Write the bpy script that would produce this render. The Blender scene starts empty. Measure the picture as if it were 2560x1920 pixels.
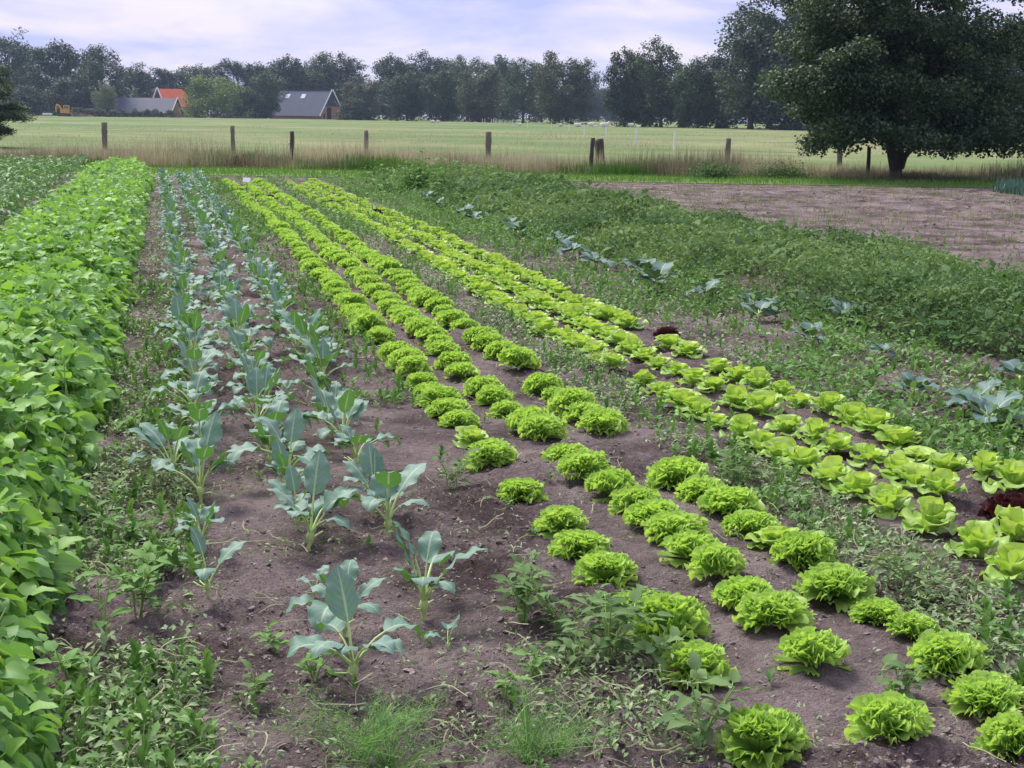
import bpy, math, random
import numpy as np
from mathutils import Matrix, Vector

R = math.radians
sc = bpy.context.scene
col = sc.collection
random.seed(7)
rng = np.random.default_rng(7)

# ------------------------------------------------------------------ camera
EYE = 1.6
YAW, PITCH, ROLL = 13.0, 10.25, 0.78
cam = bpy.data.cameras.new('camera')
cam.sensor_fit = 'HORIZONTAL'; cam.sensor_width = 36.0; cam.lens = 52.08
cam.clip_start = 0.05; cam.clip_end = 6000
cam_o = bpy.data.objects.new('camera', cam); col.objects.link(cam_o)
cam_o.matrix_world = (Matrix.Translation((0, 0, EYE)) @ Matrix.Rotation(R(-YAW), 4, 'Z')
                      @ Matrix.Rotation(R(90 - PITCH), 4, 'X') @ Matrix.Rotation(R(ROLL), 4, 'Z'))
sc.camera = cam_o

# ------------------------------------------------------------------ sky, sun, exposure
SUN_EL, SUN_AZ = 52.0, -25.0            # azimuth clockwise from +Y
world = bpy.data.worlds.new('World'); sc.world = world; world.use_nodes = True
nt = world.node_tree; nt.nodes.clear()
def N(t, typ, **kw):
    n = t.nodes.new(typ)
    for k, v in kw.items(): setattr(n, k, v)
    return n
out = N(nt, 'ShaderNodeOutputWorld')
sky = N(nt, 'ShaderNodeTexSky', sky_type='NISHITA', sun_disc=False)
sky.sun_elevation = R(SUN_EL); sky.sun_rotation = R(SUN_AZ % 360); sky.dust_density = 2.0
bg_sky = N(nt, 'ShaderNodeBackground'); bg_sky.inputs[1].default_value = 0.12
nt.links.new(sky.outputs[0], bg_sky.inputs[0])
tc = N(nt, 'ShaderNodeTexCoord')
mp = N(nt, 'ShaderNodeMapping'); mp.inputs['Scale'].default_value = (7.0, 7.0, 30.0)
mp.inputs['Location'].default_value = (1.7, 0.4, 0.9)
nt.links.new(tc.outputs['Generated'], mp.inputs[0])
n1 = N(nt, 'ShaderNodeTexNoise'); n1.inputs['Scale'].default_value = 1.0; n1.inputs['Detail'].default_value = 7; n1.inputs['Roughness'].default_value = 0.55
n1.inputs['Distortion'].default_value = 0.35
nt.links.new(mp.outputs[0], n1.inputs['Vector'])
n2 = N(nt, 'ShaderNodeTexNoise'); n2.inputs['Scale'].default_value = 0.45; n2.inputs['Detail'].default_value = 4
nt.links.new(mp.outputs[0], n2.inputs['Vector'])
cr = N(nt, 'ShaderNodeValToRGB')
cr.color_ramp.elements[0].position = 0.38; cr.color_ramp.elements[0].color = (0.38, 0.42, 0.68, 1)
cr.color_ramp.elements[1].position = 0.62; cr.color_ramp.elements[1].color = (0.66, 0.61, 0.72, 1)
e = cr.color_ramp.elements.new(0.50); e.color = (0.52, 0.515, 0.70, 1)
nt.links.new(n1.outputs[0], cr.inputs[0])
bg_cl = N(nt, 'ShaderNodeBackground'); bg_cl.inputs[1].default_value = 1.0
nt.links.new(cr.outputs[0], bg_cl.inputs[0])
cv = N(nt, 'ShaderNodeValToRGB')
cv.color_ramp.elements[0].position = 0.30; cv.color_ramp.elements[0].color = (0.55, 0.55, 0.55, 1)
cv.color_ramp.elements[1].position = 0.50; cv.color_ramp.elements[1].color = (1, 1, 1, 1)
nt.links.new(n2.outputs[0], cv.inputs[0])
mxs = N(nt, 'ShaderNodeMixShader')
nt.links.new(cv.outputs[0], mxs.inputs[0]); nt.links.new(bg_sky.outputs[0], mxs.inputs[1]); nt.links.new(bg_cl.outputs[0], mxs.inputs[2])
nt.links.new(mxs.outputs[0], out.inputs[0])

sun = bpy.data.lights.new('sun', 'SUN'); sun.energy = 3.2; sun.angle = R(25); sun.color = (1.0, 0.96, 0.90)
sun_o = bpy.data.objects.new('sun', sun); col.objects.link(sun_o)
sd = Vector((math.sin(R(SUN_AZ)) * math.cos(R(SUN_EL)), math.cos(R(SUN_AZ)) * math.cos(R(SUN_EL)), math.sin(R(SUN_EL))))
sun_o.rotation_euler = sd.to_track_quat('Z', 'Y').to_euler(); sun_o.location = sd * 60

vs = sc.view_settings
vs.view_transform = 'Standard'; vs.look = 'None'; vs.exposure = 0.56; vs.gamma = 1.0; vs.use_curve_mapping = False
cy = sc.cycles
cy.use_denoising = True; cy.max_bounces = 6; cy.diffuse_bounces = 3; cy.glossy_bounces = 2
cy.transmission_bounces = 4; cy.volume_bounces = 0; cy.caustics_reflective = False; cy.caustics_refractive = False
cy.use_light_tree = False

# ------------------------------------------------------------------ frames
CA, SA = math.cos(R(YAW)), math.sin(R(YAW))
def CF(u, d):                    # metres to the side of / along the line of sight -> world x, y
    return u * CA + d * SA, -u * SA + d * CA
def CFn(u, d): return u * CA + d * SA, -u * SA + d * CA
def UD(x, y): return x * CA - y * SA, x * SA + y * CA
def HU(px, d): return (px - 1114) / 3200 * 0.984 * d      # bearing -> metres sideways at distance d
def HZ(px, py, d): return EYE + (236 + 0.01357 * px - py) * d / 3306
def HW(wpx, d): return wpx / 3200 * 0.984 * d

# ------------------------------------------------------------------ noise
def hash2(ix, iy, s):
    n = (ix.astype(np.int64) * 374761393 + iy.astype(np.int64) * 668265263 + s * 1274126177) & 0xffffffff
    n = ((n ^ (n >> 13)) * 1274126177) & 0xffffffff
    n = n ^ (n >> 16)
    return (n & 0xffffff) / float(0xffffff)
def vn(x, y, s=0):
    x = np.asarray(x, float); y = np.asarray(y, float)
    ix, iy = np.floor(x), np.floor(y); fx, fy = x - ix, y - iy
    fx = fx * fx * (3 - 2 * fx); fy = fy * fy * (3 - 2 * fy)
    a = hash2(ix, iy, s); b = hash2(ix + 1, iy, s); c = hash2(ix, iy + 1, s); d = hash2(ix + 1, iy + 1, s)
    return (a * (1 - fx) + b * fx) * (1 - fy) + (c * (1 - fx) + d * fx) * fy
def fbm(x, y, s=0, o=4):
    t = 0; a = 0.5; n = 0
    for i in range(o):
        t = t + a * vn(x * 2 ** i, y * 2 ** i, s + i * 17); n += a; a *= 0.5
    return t / n
def sstep(a, b, x):
    t = np.clip((np.asarray(x, float) - a) / (b - a), 0, 1); return t * t * (3 - 2 * t)
def hgt(x, y):
    x = np.asarray(x, float); y = np.asarray(y, float)
    r = 0.3 + 0.9 * sstep(0.35, 0.65, fbm(x * 1.1, y * 1.1, 3, 3))
    h = 0.06 * (fbm(x * 0.4, y * 0.4, 11, 2) - 0.5) + 0.04 * (fbm(x * 2.5, y * 2.5, 5, 2) - 0.5)
    h = h + r * (0.075 * (fbm(x * 7, y * 7, 21, 2) - 0.5) + 0.040 * np.abs(vn(x * 20, y * 20, 31) - 0.5) + 0.030 * (vn(x * 47, y * 47, 41) - 0.5))
    d = x * SA + y * CA
    return h * (1 - sstep(34, 37, d))

# ------------------------------------------------------------------ mesh builder
class MB:
    def __init__(s): s.v = []; s.q = []; s.t = []; s.c = []; s.mq = []; s.mt = []; s.n = 0
    def add(s, v, f, tint=None, mat=0):
        v = np.asarray(v, float).reshape(-1, 3); f = np.asarray(f, np.int64)
        if tint is None: tint = np.full((len(v), 3), 0.5)
        tint = np.asarray(tint, float)
        if tint.ndim == 1: tint = np.tile(tint, (len(v), 1))
        s.v.append(v); s.c.append(tint)
        if len(f):
            if f.shape[1] == 4: s.q.append(f + s.n); s.mq.append(np.full(len(f), mat))
            else: s.t.append(f + s.n); s.mt.append(np.full(len(f), mat))
        s.n += len(v)
    def mesh(s, name, mats, smooth=True):
        me = bpy.data.meshes.new(name)
        v = np.concatenate(s.v); c = np.concatenate(s.c)
        q = np.concatenate(s.q) if s.q else np.zeros((0, 4), int)
        t = np.concatenate(s.t) if s.t else np.zeros((0, 3), int)
        me.vertices.add(len(v)); me.vertices.foreach_set('co', v.astype(np.float32).ravel())
        loops = np.concatenate([q.ravel(), t.ravel()])
        me.loops.add(len(loops)); me.loops.foreach_set('vertex_index', loops.astype(np.int32))
        starts = np.concatenate([np.arange(len(q)) * 4, len(q) * 4 + np.arange(len(t)) * 3])
        me.polygons.add(len(starts)); me.polygons.foreach_set('loop_start', starts.astype(np.int32))
        mi = np.concatenate(s.mq + s.mt) if (s.mq or s.mt) else np.zeros(0)
        me.polygons.foreach_set('material_index', mi.astype(np.int32))
        me.polygons.foreach_set('use_smooth', np.full(len(starts), smooth))
        a = me.attributes.new('tint', 'FLOAT_COLOR', 'POINT')
        a.data.foreach_set('color', np.concatenate([c, np.ones((len(c), 1))], 1).astype(np.float32).ravel())
        for m in (mats if isinstance(mats, (list, tuple)) else [mats]): me.materials.append(M[m] if isinstance(m, str) else m)
        me.update(calc_edges=True)
        return me
    def tpl(s):
        return dict(v=np.concatenate(s.v), c=np.concatenate(s.c), q=np.concatenate(s.q) if s.q else np.zeros((0, 4), int),
                    t=np.concatenate(s.t) if s.t else np.zeros((0, 3), int),
                    mq=np.concatenate(s.mq) if s.mq else np.zeros(0, int), mt=np.concatenate(s.mt) if s.mt else np.zeros(0, int))

def place(mb, T, Rm, P, S, var=None):
    n = len(P); S = np.asarray(S, float)
    if S.ndim == 1: S = np.repeat(S[:, None], 3, 1)
    A = Rm * S[:, None, :]
    v = np.einsum('nij,kj->nki', A, T['v']) + P[:, None, :]
    k = len(T['v'])
    c = np.repeat(T['c'][None], n, 0).copy()
    if var is not None: c[:, :, 0] = np.asarray(var)[:, None]
    off = (np.arange(n) * k)[:, None, None]
    base = mb.n
    mb.v.append(v.reshape(-1, 3)); mb.c.append(c.reshape(-1, 3))
    if len(T['q']): mb.q.append((T['q'][None] + off).reshape(-1, 4) + base); mb.mq.append(np.tile(T['mq'], n))
    if len(T['t']): mb.t.append((T['t'][None] + off).reshape(-1, 3) + base); mb.mt.append(np.tile(T['mt'], n))
    mb.n += n * k

def frames(az, el, roll=None):
    az = np.asarray(az, float); el = np.asarray(el, float) + np.zeros_like(az)
    y = np.stack([np.cos(el) * np.cos(az), np.cos(el) * np.sin(az), np.sin(el)], -1)
    x = np.stack([np.sin(az), -np.cos(az), np.zeros_like(az)], -1)
    z = np.cross(x, y)
    if roll is not None:
        c, s_ = np.cos(roll)[:, None], np.sin(roll)[:, None]
        x, z = x * c + z * s_, z * c - x * s_
    return np.stack([x, y, z], -1)

def grid_faces(nu, nv):
    i, j = np.meshgrid(np.arange(nu - 1), np.arange(nv - 1), indexing='ij')
    a = (i * nv + j).ravel()
    return np.stack([a, a + 1, a + nv + 1, a + nv], 1)

def tube(mb, pts, rad, sides=6, tint=None, mat=0, cap=True):
    pts = np.asarray(pts, float); n = len(pts); rad = np.broadcast_to(np.asarray(rad, float), (n,))
    d = np.gradient(pts, axis=0); d /= np.linalg.norm(d, axis=1)[:, None] + 1e-9
    ref = np.where(np.abs(d[:, 2:3]) > 0.9, np.array([[1., 0, 0]]), np.array([[0, 0, 1.]]))
    ref[:] = ref[0]
    a = np.cross(d, ref); a /= np.linalg.norm(a, axis=1)[:, None] + 1e-9
    b = np.cross(d, a)
    th = np.linspace(0, 2 * np.pi, sides, endpoint=False)
    ring = a[:, None] * np.cos(th)[None, :, None] + b[:, None] * np.sin(th)[None, :, None]
    v = pts[:, None] + ring * rad[:, None, None]
    i, j = np.meshgrid(np.arange(n - 1), np.arange(sides), indexing='ij')
    f = np.stack([i * sides + j, i * sides + (j + 1) % sides, (i + 1) * sides + (j + 1) % sides, (i + 1) * sides + j], -1).reshape(-1, 4)
    v = v.reshape(-1, 3)
    if cap:
        v = np.concatenate([v, pts[[0, -1]]]); nn = n * sides
        jj = np.arange(sides); t0 = np.stack([(jj + 1) % sides, jj, np.full(sides, nn)], 1)
        t1 = np.stack([(n - 1) * sides + jj, (n - 1) * sides + (jj + 1) % sides, np.full(sides, nn + 1)], 1)
        s0 = mb.n
        mb.add(v, f[:, ::-1], tint, mat)
        mb.t.append(np.concatenate([t0, t1])[:, ::-1] + s0); mb.mt.append(np.full(2 * sides, mat))
    else: mb.add(v, f[:, ::-1], tint, mat)

BOXF = np.array([[0, 3, 2, 1], [4, 5, 6, 7], [0, 1, 5, 4], [1, 2, 6, 5], [2, 3, 7, 6], [3, 0, 4, 7]])
def box(mb, x0, x1, y0, y1, z0, z1, mat=0, tint=None):
    mb.add([[x0, y0, z0], [x1, y0, z0], [x1, y1, z0], [x0, y1, z0], [x0, y0, z1], [x1, y0, z1], [x1, y1, z1], [x0, y1, z1]], BOXF, tint, mat)
def prism(mb, poly, y0, y1, mat=0):        # polygon in x,z extruded along y
    n = len(poly); v = [[p[0], y0, p[1]] for p in poly] + [[p[0], y1, p[1]] for p in poly]
    q = [[i, (i + 1) % n, n + (i + 1) % n, n + i] for i in range(n)]
    s0 = mb.n; mb.add(v, q, None, mat)
    t = [[0, i + 1, i] for i in range(1, n - 1)] + [[n, n + i, n + i + 1] for i in range(1, n - 1)]
    mb.t.append(np.array(t) + s0); mb.mt.append(np.full(len(t), mat))

# ------------------------------------------------------------------ objects
def obj(name, me, parent=None, loc=(0, 0, 0), rz=0.0, scale=1.0):
    o = bpy.data.objects.new(name, me); col.objects.link(o)
    o.location = loc; o.rotation_euler = (0, 0, rz)
    o.scale = (scale,) * 3 if np.isscalar(scale) else scale
    if parent: o.parent = parent
    return o
def tag(o, label=None, cat=None, group=None, kind=None):
    if label: o['label'] = label
    if cat: o['category'] = cat
    if group: o['group'] = group
    if kind: o['kind'] = kind
    return o
def thing(name, label, cat, loc=(0, 0, 0), rz=0, scale=1.0, group=None):
    return tag(obj(name, None, None, loc, rz, scale), label, cat, group)

# ------------------------------------------------------------------ materials
M = {}
def lnk(t, a, b): t.links.new(a, b)
def newmat(name):
    m = bpy.data.materials.new(name); m.use_nodes = True; t = m.node_tree
    for n in list(t.nodes): t.nodes.remove(n)
    o = N(t, 'ShaderNodeOutputMaterial'); M[name] = m
    return m, t, o
def mixc(t, fac, a, b, blend='MIX'):
    n = N(t, 'ShaderNodeMix', data_type='RGBA', blend_type=blend)
    for sock, v in ((n.inputs[0], fac), (n.inputs[6], a), (n.inputs[7], b)):
        if isinstance(v, (int, float)): sock.default_value = v
        elif isinstance(v, (tuple, list)): sock.default_value = (*v[:3], 1)
        else: t.links.new(v, sock)
    return n.outputs[2]
def math_(t, op, a, b=None, clamp=False):
    n = N(t, 'ShaderNodeMath', operation=op, use_clamp=clamp)
    for i, v in enumerate((a, b)):
        if v is None: continue
        if isinstance(v, (int, float)): n.inputs[i].default_value = v
        else: t.links.new(v, n.inputs[i])
    return n.outputs[0]
def noise(t, scale, detail=3, rough=0.5, coord='Object', vec=None, dist=0.0):
    n = N(t, 'ShaderNodeTexNoise'); n.inputs['Scale'].default_value = scale; n.inputs['Detail'].default_value = detail
    n.inputs['Roughness'].default_value = rough; n.inputs['Distortion'].default_value = dist
    if vec is None:
        c = N(t, 'ShaderNodeTexCoord'); vec = c.outputs[coord]
    t.links.new(vec, n.inputs['Vector'])
    return n.outputs[0]
def ramp(t, fac, stops):
    r = N(t, 'ShaderNodeValToRGB'); el = r.color_ramp.elements
    while len(el) < len(stops): el.new(0.5)
    for e_, (p, c) in zip(el, stops):
        e_.position = p; e_.color = (*c, 1) if not np.isscalar(c) else (c, c, c, 1)
    t.links.new(fac, r.inputs[0]); return r.outputs[0]
def leafmat(name, dark, light, edge=None, under=None, rough=0.5, trans=0.25, spec=0.35, tcol=None, objrand=0.0, nz=0.25, nscale=40, young=None, veins=0, vk=0.55):
    """tint.r: leaf to leaf variety, in tree crowns also painted lit clump tops, tint.g: rib / margin, tint.b: young heart leaves"""
    m, t, o = newmat(name)
    at = N(t, 'ShaderNodeAttribute', attribute_name='tint'); sp = N(t, 'ShaderNodeSeparateColor'); lnk(t, at.outputs['Color'], sp.inputs[0])
    v = sp.outputs[0]
    nse = noise(t, nscale, 2)
    v = math_(t, 'ADD', v, math_(t, 'MULTIPLY', math_(t, 'SUBTRACT', nse, 0.5), nz * 2), True)
    if objrand:
        oi = N(t, 'ShaderNodeObjectInfo')
        v = math_(t, 'ADD', v, math_(t, 'MULTIPLY', math_(t, 'SUBTRACT', oi.outputs['Random'], 0.5), objrand), True)
    c = mixc(t, v, dark, light)
    if young: c = mixc(t, sp.outputs[2], c, young)
    if under:
        g = N(t, 'ShaderNodeNewGeometry'); c = mixc(t, g.outputs['Backfacing'], c, under)
    if veins:                                   # tint.g = distance from the midrib, tint.b = position along it
        a = math_(t, 'SUBTRACT', math_(t, 'MULTIPLY', sp.outputs[2], veins), math_(t, 'MULTIPLY', sp.outputs[1], veins * .32))
        fr_ = math_(t, 'ABSOLUTE', math_(t, 'SUBTRACT', math_(t, 'FRACT', a), .5))
        side = math_(t, 'MULTIPLY', math_(t, 'SUBTRACT', 1.0, math_(t, 'MULTIPLY', fr_, 9.0), True), math_(t, 'SUBTRACT', 1.0, sp.outputs[1], True))
        rib_ = math_(t, 'SUBTRACT', 1.25, math_(t, 'DIVIDE', sp.outputs[1], math_(t, 'SUBTRACT', .13, math_(t, 'MULTIPLY', sp.outputs[2], .09))), True)
        c = mixc(t, math_(t, 'MAXIMUM', rib_, math_(t, 'MULTIPLY', side, vk)), c, edge)
    elif edge: c = mixc(t, sp.outputs[1], c, edge)
    b = N(t, 'ShaderNodeBsdfPrincipled'); lnk(t, c, b.inputs['Base Color'])
    b.inputs['Roughness'].default_value = rough; b.inputs['Specular IOR Level'].default_value = spec
    if trans:
        tr = N(t, 'ShaderNodeBsdfTranslucent')
        lnk(t, mixc(t, 1.0, c, tcol or (1.0, 1.0, 0.55), 'MULTIPLY'), tr.inputs[0])
        mx = N(t, 'ShaderNodeMixShader'); mx.inputs[0].default_value = trans
        lnk(t, b.outputs[0], mx.inputs[1]); lnk(t, tr.outputs[0], mx.inputs[2]); lnk(t, mx.outputs[0], o.inputs[0])
    else: lnk(t, b.outputs[0], o.inputs[0])
    return m
def plain(name, c1, c2=None, scale=5, rough=0.7, bump=0.0, bscale=30, spec=0.3, stretch=None):
    m, t, o = newmat(name)
    b = N(t, 'ShaderNodeBsdfPrincipled'); b.inputs['Roughness'].default_value = rough; b.inputs['Specular IOR Level'].default_value = spec
    vec = None
    if stretch:
        c_ = N(t, 'ShaderNodeTexCoord'); mp_ = N(t, 'ShaderNodeMapping'); mp_.inputs['Scale'].default_value = stretch
        lnk(t, c_.outputs['Object'], mp_.inputs[0]); vec = mp_.outputs[0]
    n = noise(t, scale, 4, 0.6, vec=vec)
    lnk(t, mixc(t, ramp(t, n, [(0.3, 0.0), (0.7, 1.0)]), c1, c2 or c1), b.inputs['Base Color'])
    if bump:
        bp = N(t, 'ShaderNodeBump'); bp.inputs['Strength'].default_value = bump; bp.inputs['Distance'].default_value = 0.02
        lnk(t, noise(t, bscale, 4, 0.6, vec=vec), bp.inputs['Height']); lnk(t, bp.outputs[0], b.inputs['Normal'])
    lnk(t, b.outputs[0], o.inputs[0]); return m

leafmat('frilly', (0.300, 0.540, 0.090), (0.450, 0.700, 0.140), edge=(0.640, 0.830, 0.280), rough=0.5, trans=0.45, tcol=(1, 1, 0.5), objrand=0.9, young=(0.44, 0.68, 0.12))
leafmat('butter', (0.270, 0.520, 0.085), (0.450, 0.690, 0.165), edge=(0.620, 0.780, 0.340), rough=0.40, trans=0.38, tcol=(1, 1, 0.5), objrand=0.7, young=(0.55, 0.70, 0.15))
leafmat('red_lettuce', (0.035, 0.010, 0.018), (0.110, 0.022, 0.022), edge=(0.10, 0.04, 0.03), rough=0.35, trans=0.15, tcol=(1, 0.4, 0.4))
leafmat('kohl', (0.115, 0.240, 0.165), (0.245, 0.375, 0.300), edge=(0.42, 0.54, 0.36), under=(0.150, 0.330, 0.085), rough=0.55, trans=0.22, spec=0.35, objrand=0.5, veins=7, tcol=(0.9, 1, 0.5))
leafmat('kohl_stem', (0.40, 0.56, 0.18), (0.56, 0.68, 0.30), rough=0.4, trans=0.0, nscale=20)
leafmat('cabbage', (0.070, 0.150, 0.110), (0.150, 0.240, 0.210), edge=(0.32, 0.42, 0.33), under=(0.10, 0.20, 0.08), rough=0.55, trans=0.12, spec=0.35, objrand=0.4, veins=6)
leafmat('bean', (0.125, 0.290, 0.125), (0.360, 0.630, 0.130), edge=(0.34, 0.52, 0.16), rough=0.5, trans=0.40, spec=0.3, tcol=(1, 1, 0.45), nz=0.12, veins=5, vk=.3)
leafmat('bean_stem', (0.20, 0.34, 0.09), (0.32, 0.45, 0.14), trans=0)
leafmat('flower', (0.75, 0.62, 0.12), (0.80, 0.74, 0.40), trans=0.3)
leafmat('weed', (0.105, 0.235, 0.060), (0.220, 0.400, 0.105), rough=0.65, trans=0.28, spec=0.2, nz=0.2)
leafmat('weed_dark', (0.080, 0.165, 0.065), (0.235, 0.350, 0.130), rough=0.75, trans=0.28, spec=0.12, nz=0.2)
leafmat('litter', (0.125, 0.220, 0.075), (0.350, 0.460, 0.220), rough=0.65, trans=0.1, nz=0.3)
leafmat('straw', (0.20, 0.22, 0.10), (0.44, 0.44, 0.25), rough=0.7, trans=0.1, nz=0.3)
leafmat('fennel', (0.120, 0.290, 0.060), (0.250, 0.470, 0.110), rough=0.5, trans=0.3, nz=0.2)
leafmat('crop_dark', (0.090, 0.215, 0.065), (0.200, 0.380, 0.110), rough=0.5, trans=0.25)
leafmat('leek', (0.060, 0.150, 0.110), (0.140, 0.250, 0.200), rough=0.45, trans=0.15)
leafmat('drygrass', (0.170, 0.140, 0.092), (0.600, 0.540, 0.370), rough=0.7, trans=0.25, nz=0.15, tcol=(1, 0.95, 0.8))
leafmat('drygreen', (0.16, 0.20, 0.07), (0.36, 0.36, 0.17), rough=0.7, trans=0.25, nz=0.15)
leafmat('greengrass', (0.075, 0.170, 0.030), (0.190, 0.330, 0.060), rough=0.6, trans=0.3, nz=0.15)
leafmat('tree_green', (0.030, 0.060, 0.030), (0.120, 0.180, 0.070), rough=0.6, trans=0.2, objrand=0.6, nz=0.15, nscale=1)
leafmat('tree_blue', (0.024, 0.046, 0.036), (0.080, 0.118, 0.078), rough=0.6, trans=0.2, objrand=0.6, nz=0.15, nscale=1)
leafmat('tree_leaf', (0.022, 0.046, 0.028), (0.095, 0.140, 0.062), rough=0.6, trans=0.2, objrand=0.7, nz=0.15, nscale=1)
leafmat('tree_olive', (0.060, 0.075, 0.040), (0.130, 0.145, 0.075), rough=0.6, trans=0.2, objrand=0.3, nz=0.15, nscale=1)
leafmat('bush_light', (0.080, 0.145, 0.045), (0.270, 0.350, 0.090), rough=0.6, trans=0.25, objrand=0.2, nz=0.15, nscale=1)
leafmat('willow', (0.150, 0.190, 0.115), (0.300, 0.340, 0.220), rough=0.6, trans=0.2, nz=0.15, nscale=1)
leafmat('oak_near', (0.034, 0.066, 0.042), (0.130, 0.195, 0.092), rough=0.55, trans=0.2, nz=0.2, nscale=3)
plain('bark', (0.045, 0.036, 0.030), (0.085, 0.070, 0.060), scale=3, rough=0.9, bump=0.6, bscale=12)
plain('post_wood', (0.12, 0.095, 0.085), (0.25, 0.21, 0.195), scale=14, rough=0.9, bump=0.7, bscale=30, stretch=(6, 6, 0.7))
plain('post_dark', (0.055, 0.045, 0.040), (0.10, 0.085, 0.075), scale=14, rough=0.9, bump=0.6, bscale=30, stretch=(6, 6, 0.7))
plain('white_plastic', (0.80, 0.80, 0.78), (0.72, 0.73, 0.72), rough=0.5)
plain('wire', (0.30, 0.30, 0.30), (0.22, 0.20, 0.18), rough=0.5)
plain('slate', (0.050, 0.055, 0.092), (0.070, 0.075, 0.118), scale=0.6, rough=0.65)
plain('slate_ridge', (0.035, 0.037, 0.050), (0.05, 0.05, 0.06), rough=0.8)
plain('orange_tile', (0.56, 0.110, 0.045), (0.64, 0.150, 0.065), scale=0.8, rough=0.7)
plain('dark_board', (0.030, 0.034, 0.050), (0.045, 0.05, 0.065), scale=1, rough=0.8)
plain('white_paint', (0.80, 0.80, 0.80), rough=0.6)
plain('skylight', (0.62, 0.70, 0.86), rough=0.15, spec=0.6)
plain('black_gap', (0.012, 0.012, 0.014), rough=0.9)
plain('yellow_paint', (0.62, 0.33, 0.03), (0.50, 0.25, 0.03), rough=0.5)
plain('rubber', (0.035, 0.035, 0.035), (0.06, 0.055, 0.05), rough=0.9)
plain('cab_glass', (0.12, 0.13, 0.15), rough=0.2, spec=0.6)
plain('wool', (0.78, 0.75, 0.70), (0.66, 0.62, 0.56), scale=8, rough=0.95, bump=0.5, bscale=25)
plain('heap', (0.16, 0.09, 0.065), (0.24, 0.15, 0.11), scale=2, rough=0.95)
plain('clod', (0.160, 0.118, 0.115), (0.400, 0.325, 0.315), scale=9, rough=0.95, bump=0.6, bscale=150)
def brickmat():
    m, t, o = newmat('brick')
    c = N(t, 'ShaderNodeTexCoord'); b = N(t, 'ShaderNodeTexBrick'); b.inputs['Scale'].default_value = 4.0
    b.inputs['Color1'].default_value = (0.38, 0.13, 0.085, 1); b.inputs['Color2'].default_value = (0.30, 0.10, 0.07, 1); b.inputs['Mortar'].default_value = (0.36, 0.24, 0.20, 1)
    mp_ = N(t, 'ShaderNodeMapping'); mp_.inputs['Rotation'].default_value = (R(90), 0, 0); lnk(t, c.outputs['Object'], mp_.inputs[0]); lnk(t, mp_.outputs[0], b.inputs['Vector'])
    p = N(t, 'ShaderNodeBsdfPrincipled'); p.inputs['Roughness'].default_value = 0.9
    lnk(t, mixc(t, ramp(t, noise(t, 1.5, 3), [(0.35, 0.0), (0.7, 1.0)]), b.outputs[0], (0.42, 0.17, 0.12)), p.inputs['Base Color']); lnk(t, p.outputs[0], o.inputs[0])
brickmat()
def soilmat(name, d, l, b_=1.0):
    m, t, o = newmat(name)
    p = N(t, 'ShaderNodeBsdfPrincipled'); p.inputs['Roughness'].default_value = 0.95; p.inputs['Specular IOR Level'].default_value = 0.15
    a = noise(t, 1.3, 5, 0.6); f = noise(t, 22, 5, 0.7); g = noise(t, 160, 3, 0.6)
    f2 = noise(t, 60, 4, 0.7)
    k = math_(t, 'ADD', math_(t, 'MULTIPLY', a, 0.52), math_(t, 'ADD', math_(t, 'ADD', math_(t, 'MULTIPLY', f, 0.20), math_(t, 'MULTIPLY', f2, 0.17)), math_(t, 'MULTIPLY', g, 0.11)))
    c = ramp(t, k, [(0.42, d), (0.50, tuple((x + y) / 2 for x, y in zip(d, l))), (0.58, l)])
    lnk(t, c, p.inputs['Base Color'])
    bp = N(t, 'ShaderNodeBump'); bp.inputs['Strength'].default_value = 1.0; bp.inputs['Distance'].default_value = 0.03
    hh = math_(t, 'ADD', math_(t, 'MULTIPLY', noise(t, 55, 5, 0.65), 1.0), math_(t, 'MULTIPLY', g, 0.5))
    lnk(t, hh, bp.inputs['Height']); lnk(t, bp.outputs[0], p.inputs['Normal']); lnk(t, p.outputs[0], o.inputs[0])
soilmat('soil', (0.070, 0.048, 0.046), (0.315, 0.250, 0.240))
def fieldmat(name, c1, c2, c3, s1, s2):
    m, t, o = newmat(name)
    p = N(t, 'ShaderNodeBsdfPrincipled'); p.inputs['Roughness'].default_value = 0.9; p.inputs['Specular IOR Level'].default_value = 0.1
    a = noise(t, s1, 5, 0.6); b = noise(t, s2, 4, 0.65)
    c = mixc(t, ramp(t, a, [(0.40, 0.0), (0.60, 1.0)]), c1, c2)
    c = mixc(t, ramp(t, b, [(0.45, 0.0), (0.72, 1.0)]), c, c3)
    lnk(t, c, p.inputs['Base Color'])
    bp = N(t, 'ShaderNodeBump'); bp.inputs['Strength'].default_value = 0.5; bp.inputs['Distance'].default_value = 0.15
    lnk(t, noise(t, s2 * 3, 4, 0.7), bp.inputs['Height']); lnk(t, bp.outputs[0], p.inputs['Normal'])
    lnk(t, p.outputs[0], o.inputs[0])
fieldmat('meadow', (0.118, 0.195, 0.060), (0.260, 0.262, 0.125), (0.088, 0.155, 0.046), 0.035, 0.20)
fieldmat('strip', (0.120, 0.230, 0.045), (0.150, 0.260, 0.060), (0.10, 0.17, 0.04), 0.4, 2.0)
fieldmat('far_ground', (0.10, 0.14, 0.05), (0.13, 0.16, 0.07), (0.08, 0.11, 0.04), 0.02, 0.2)

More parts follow.
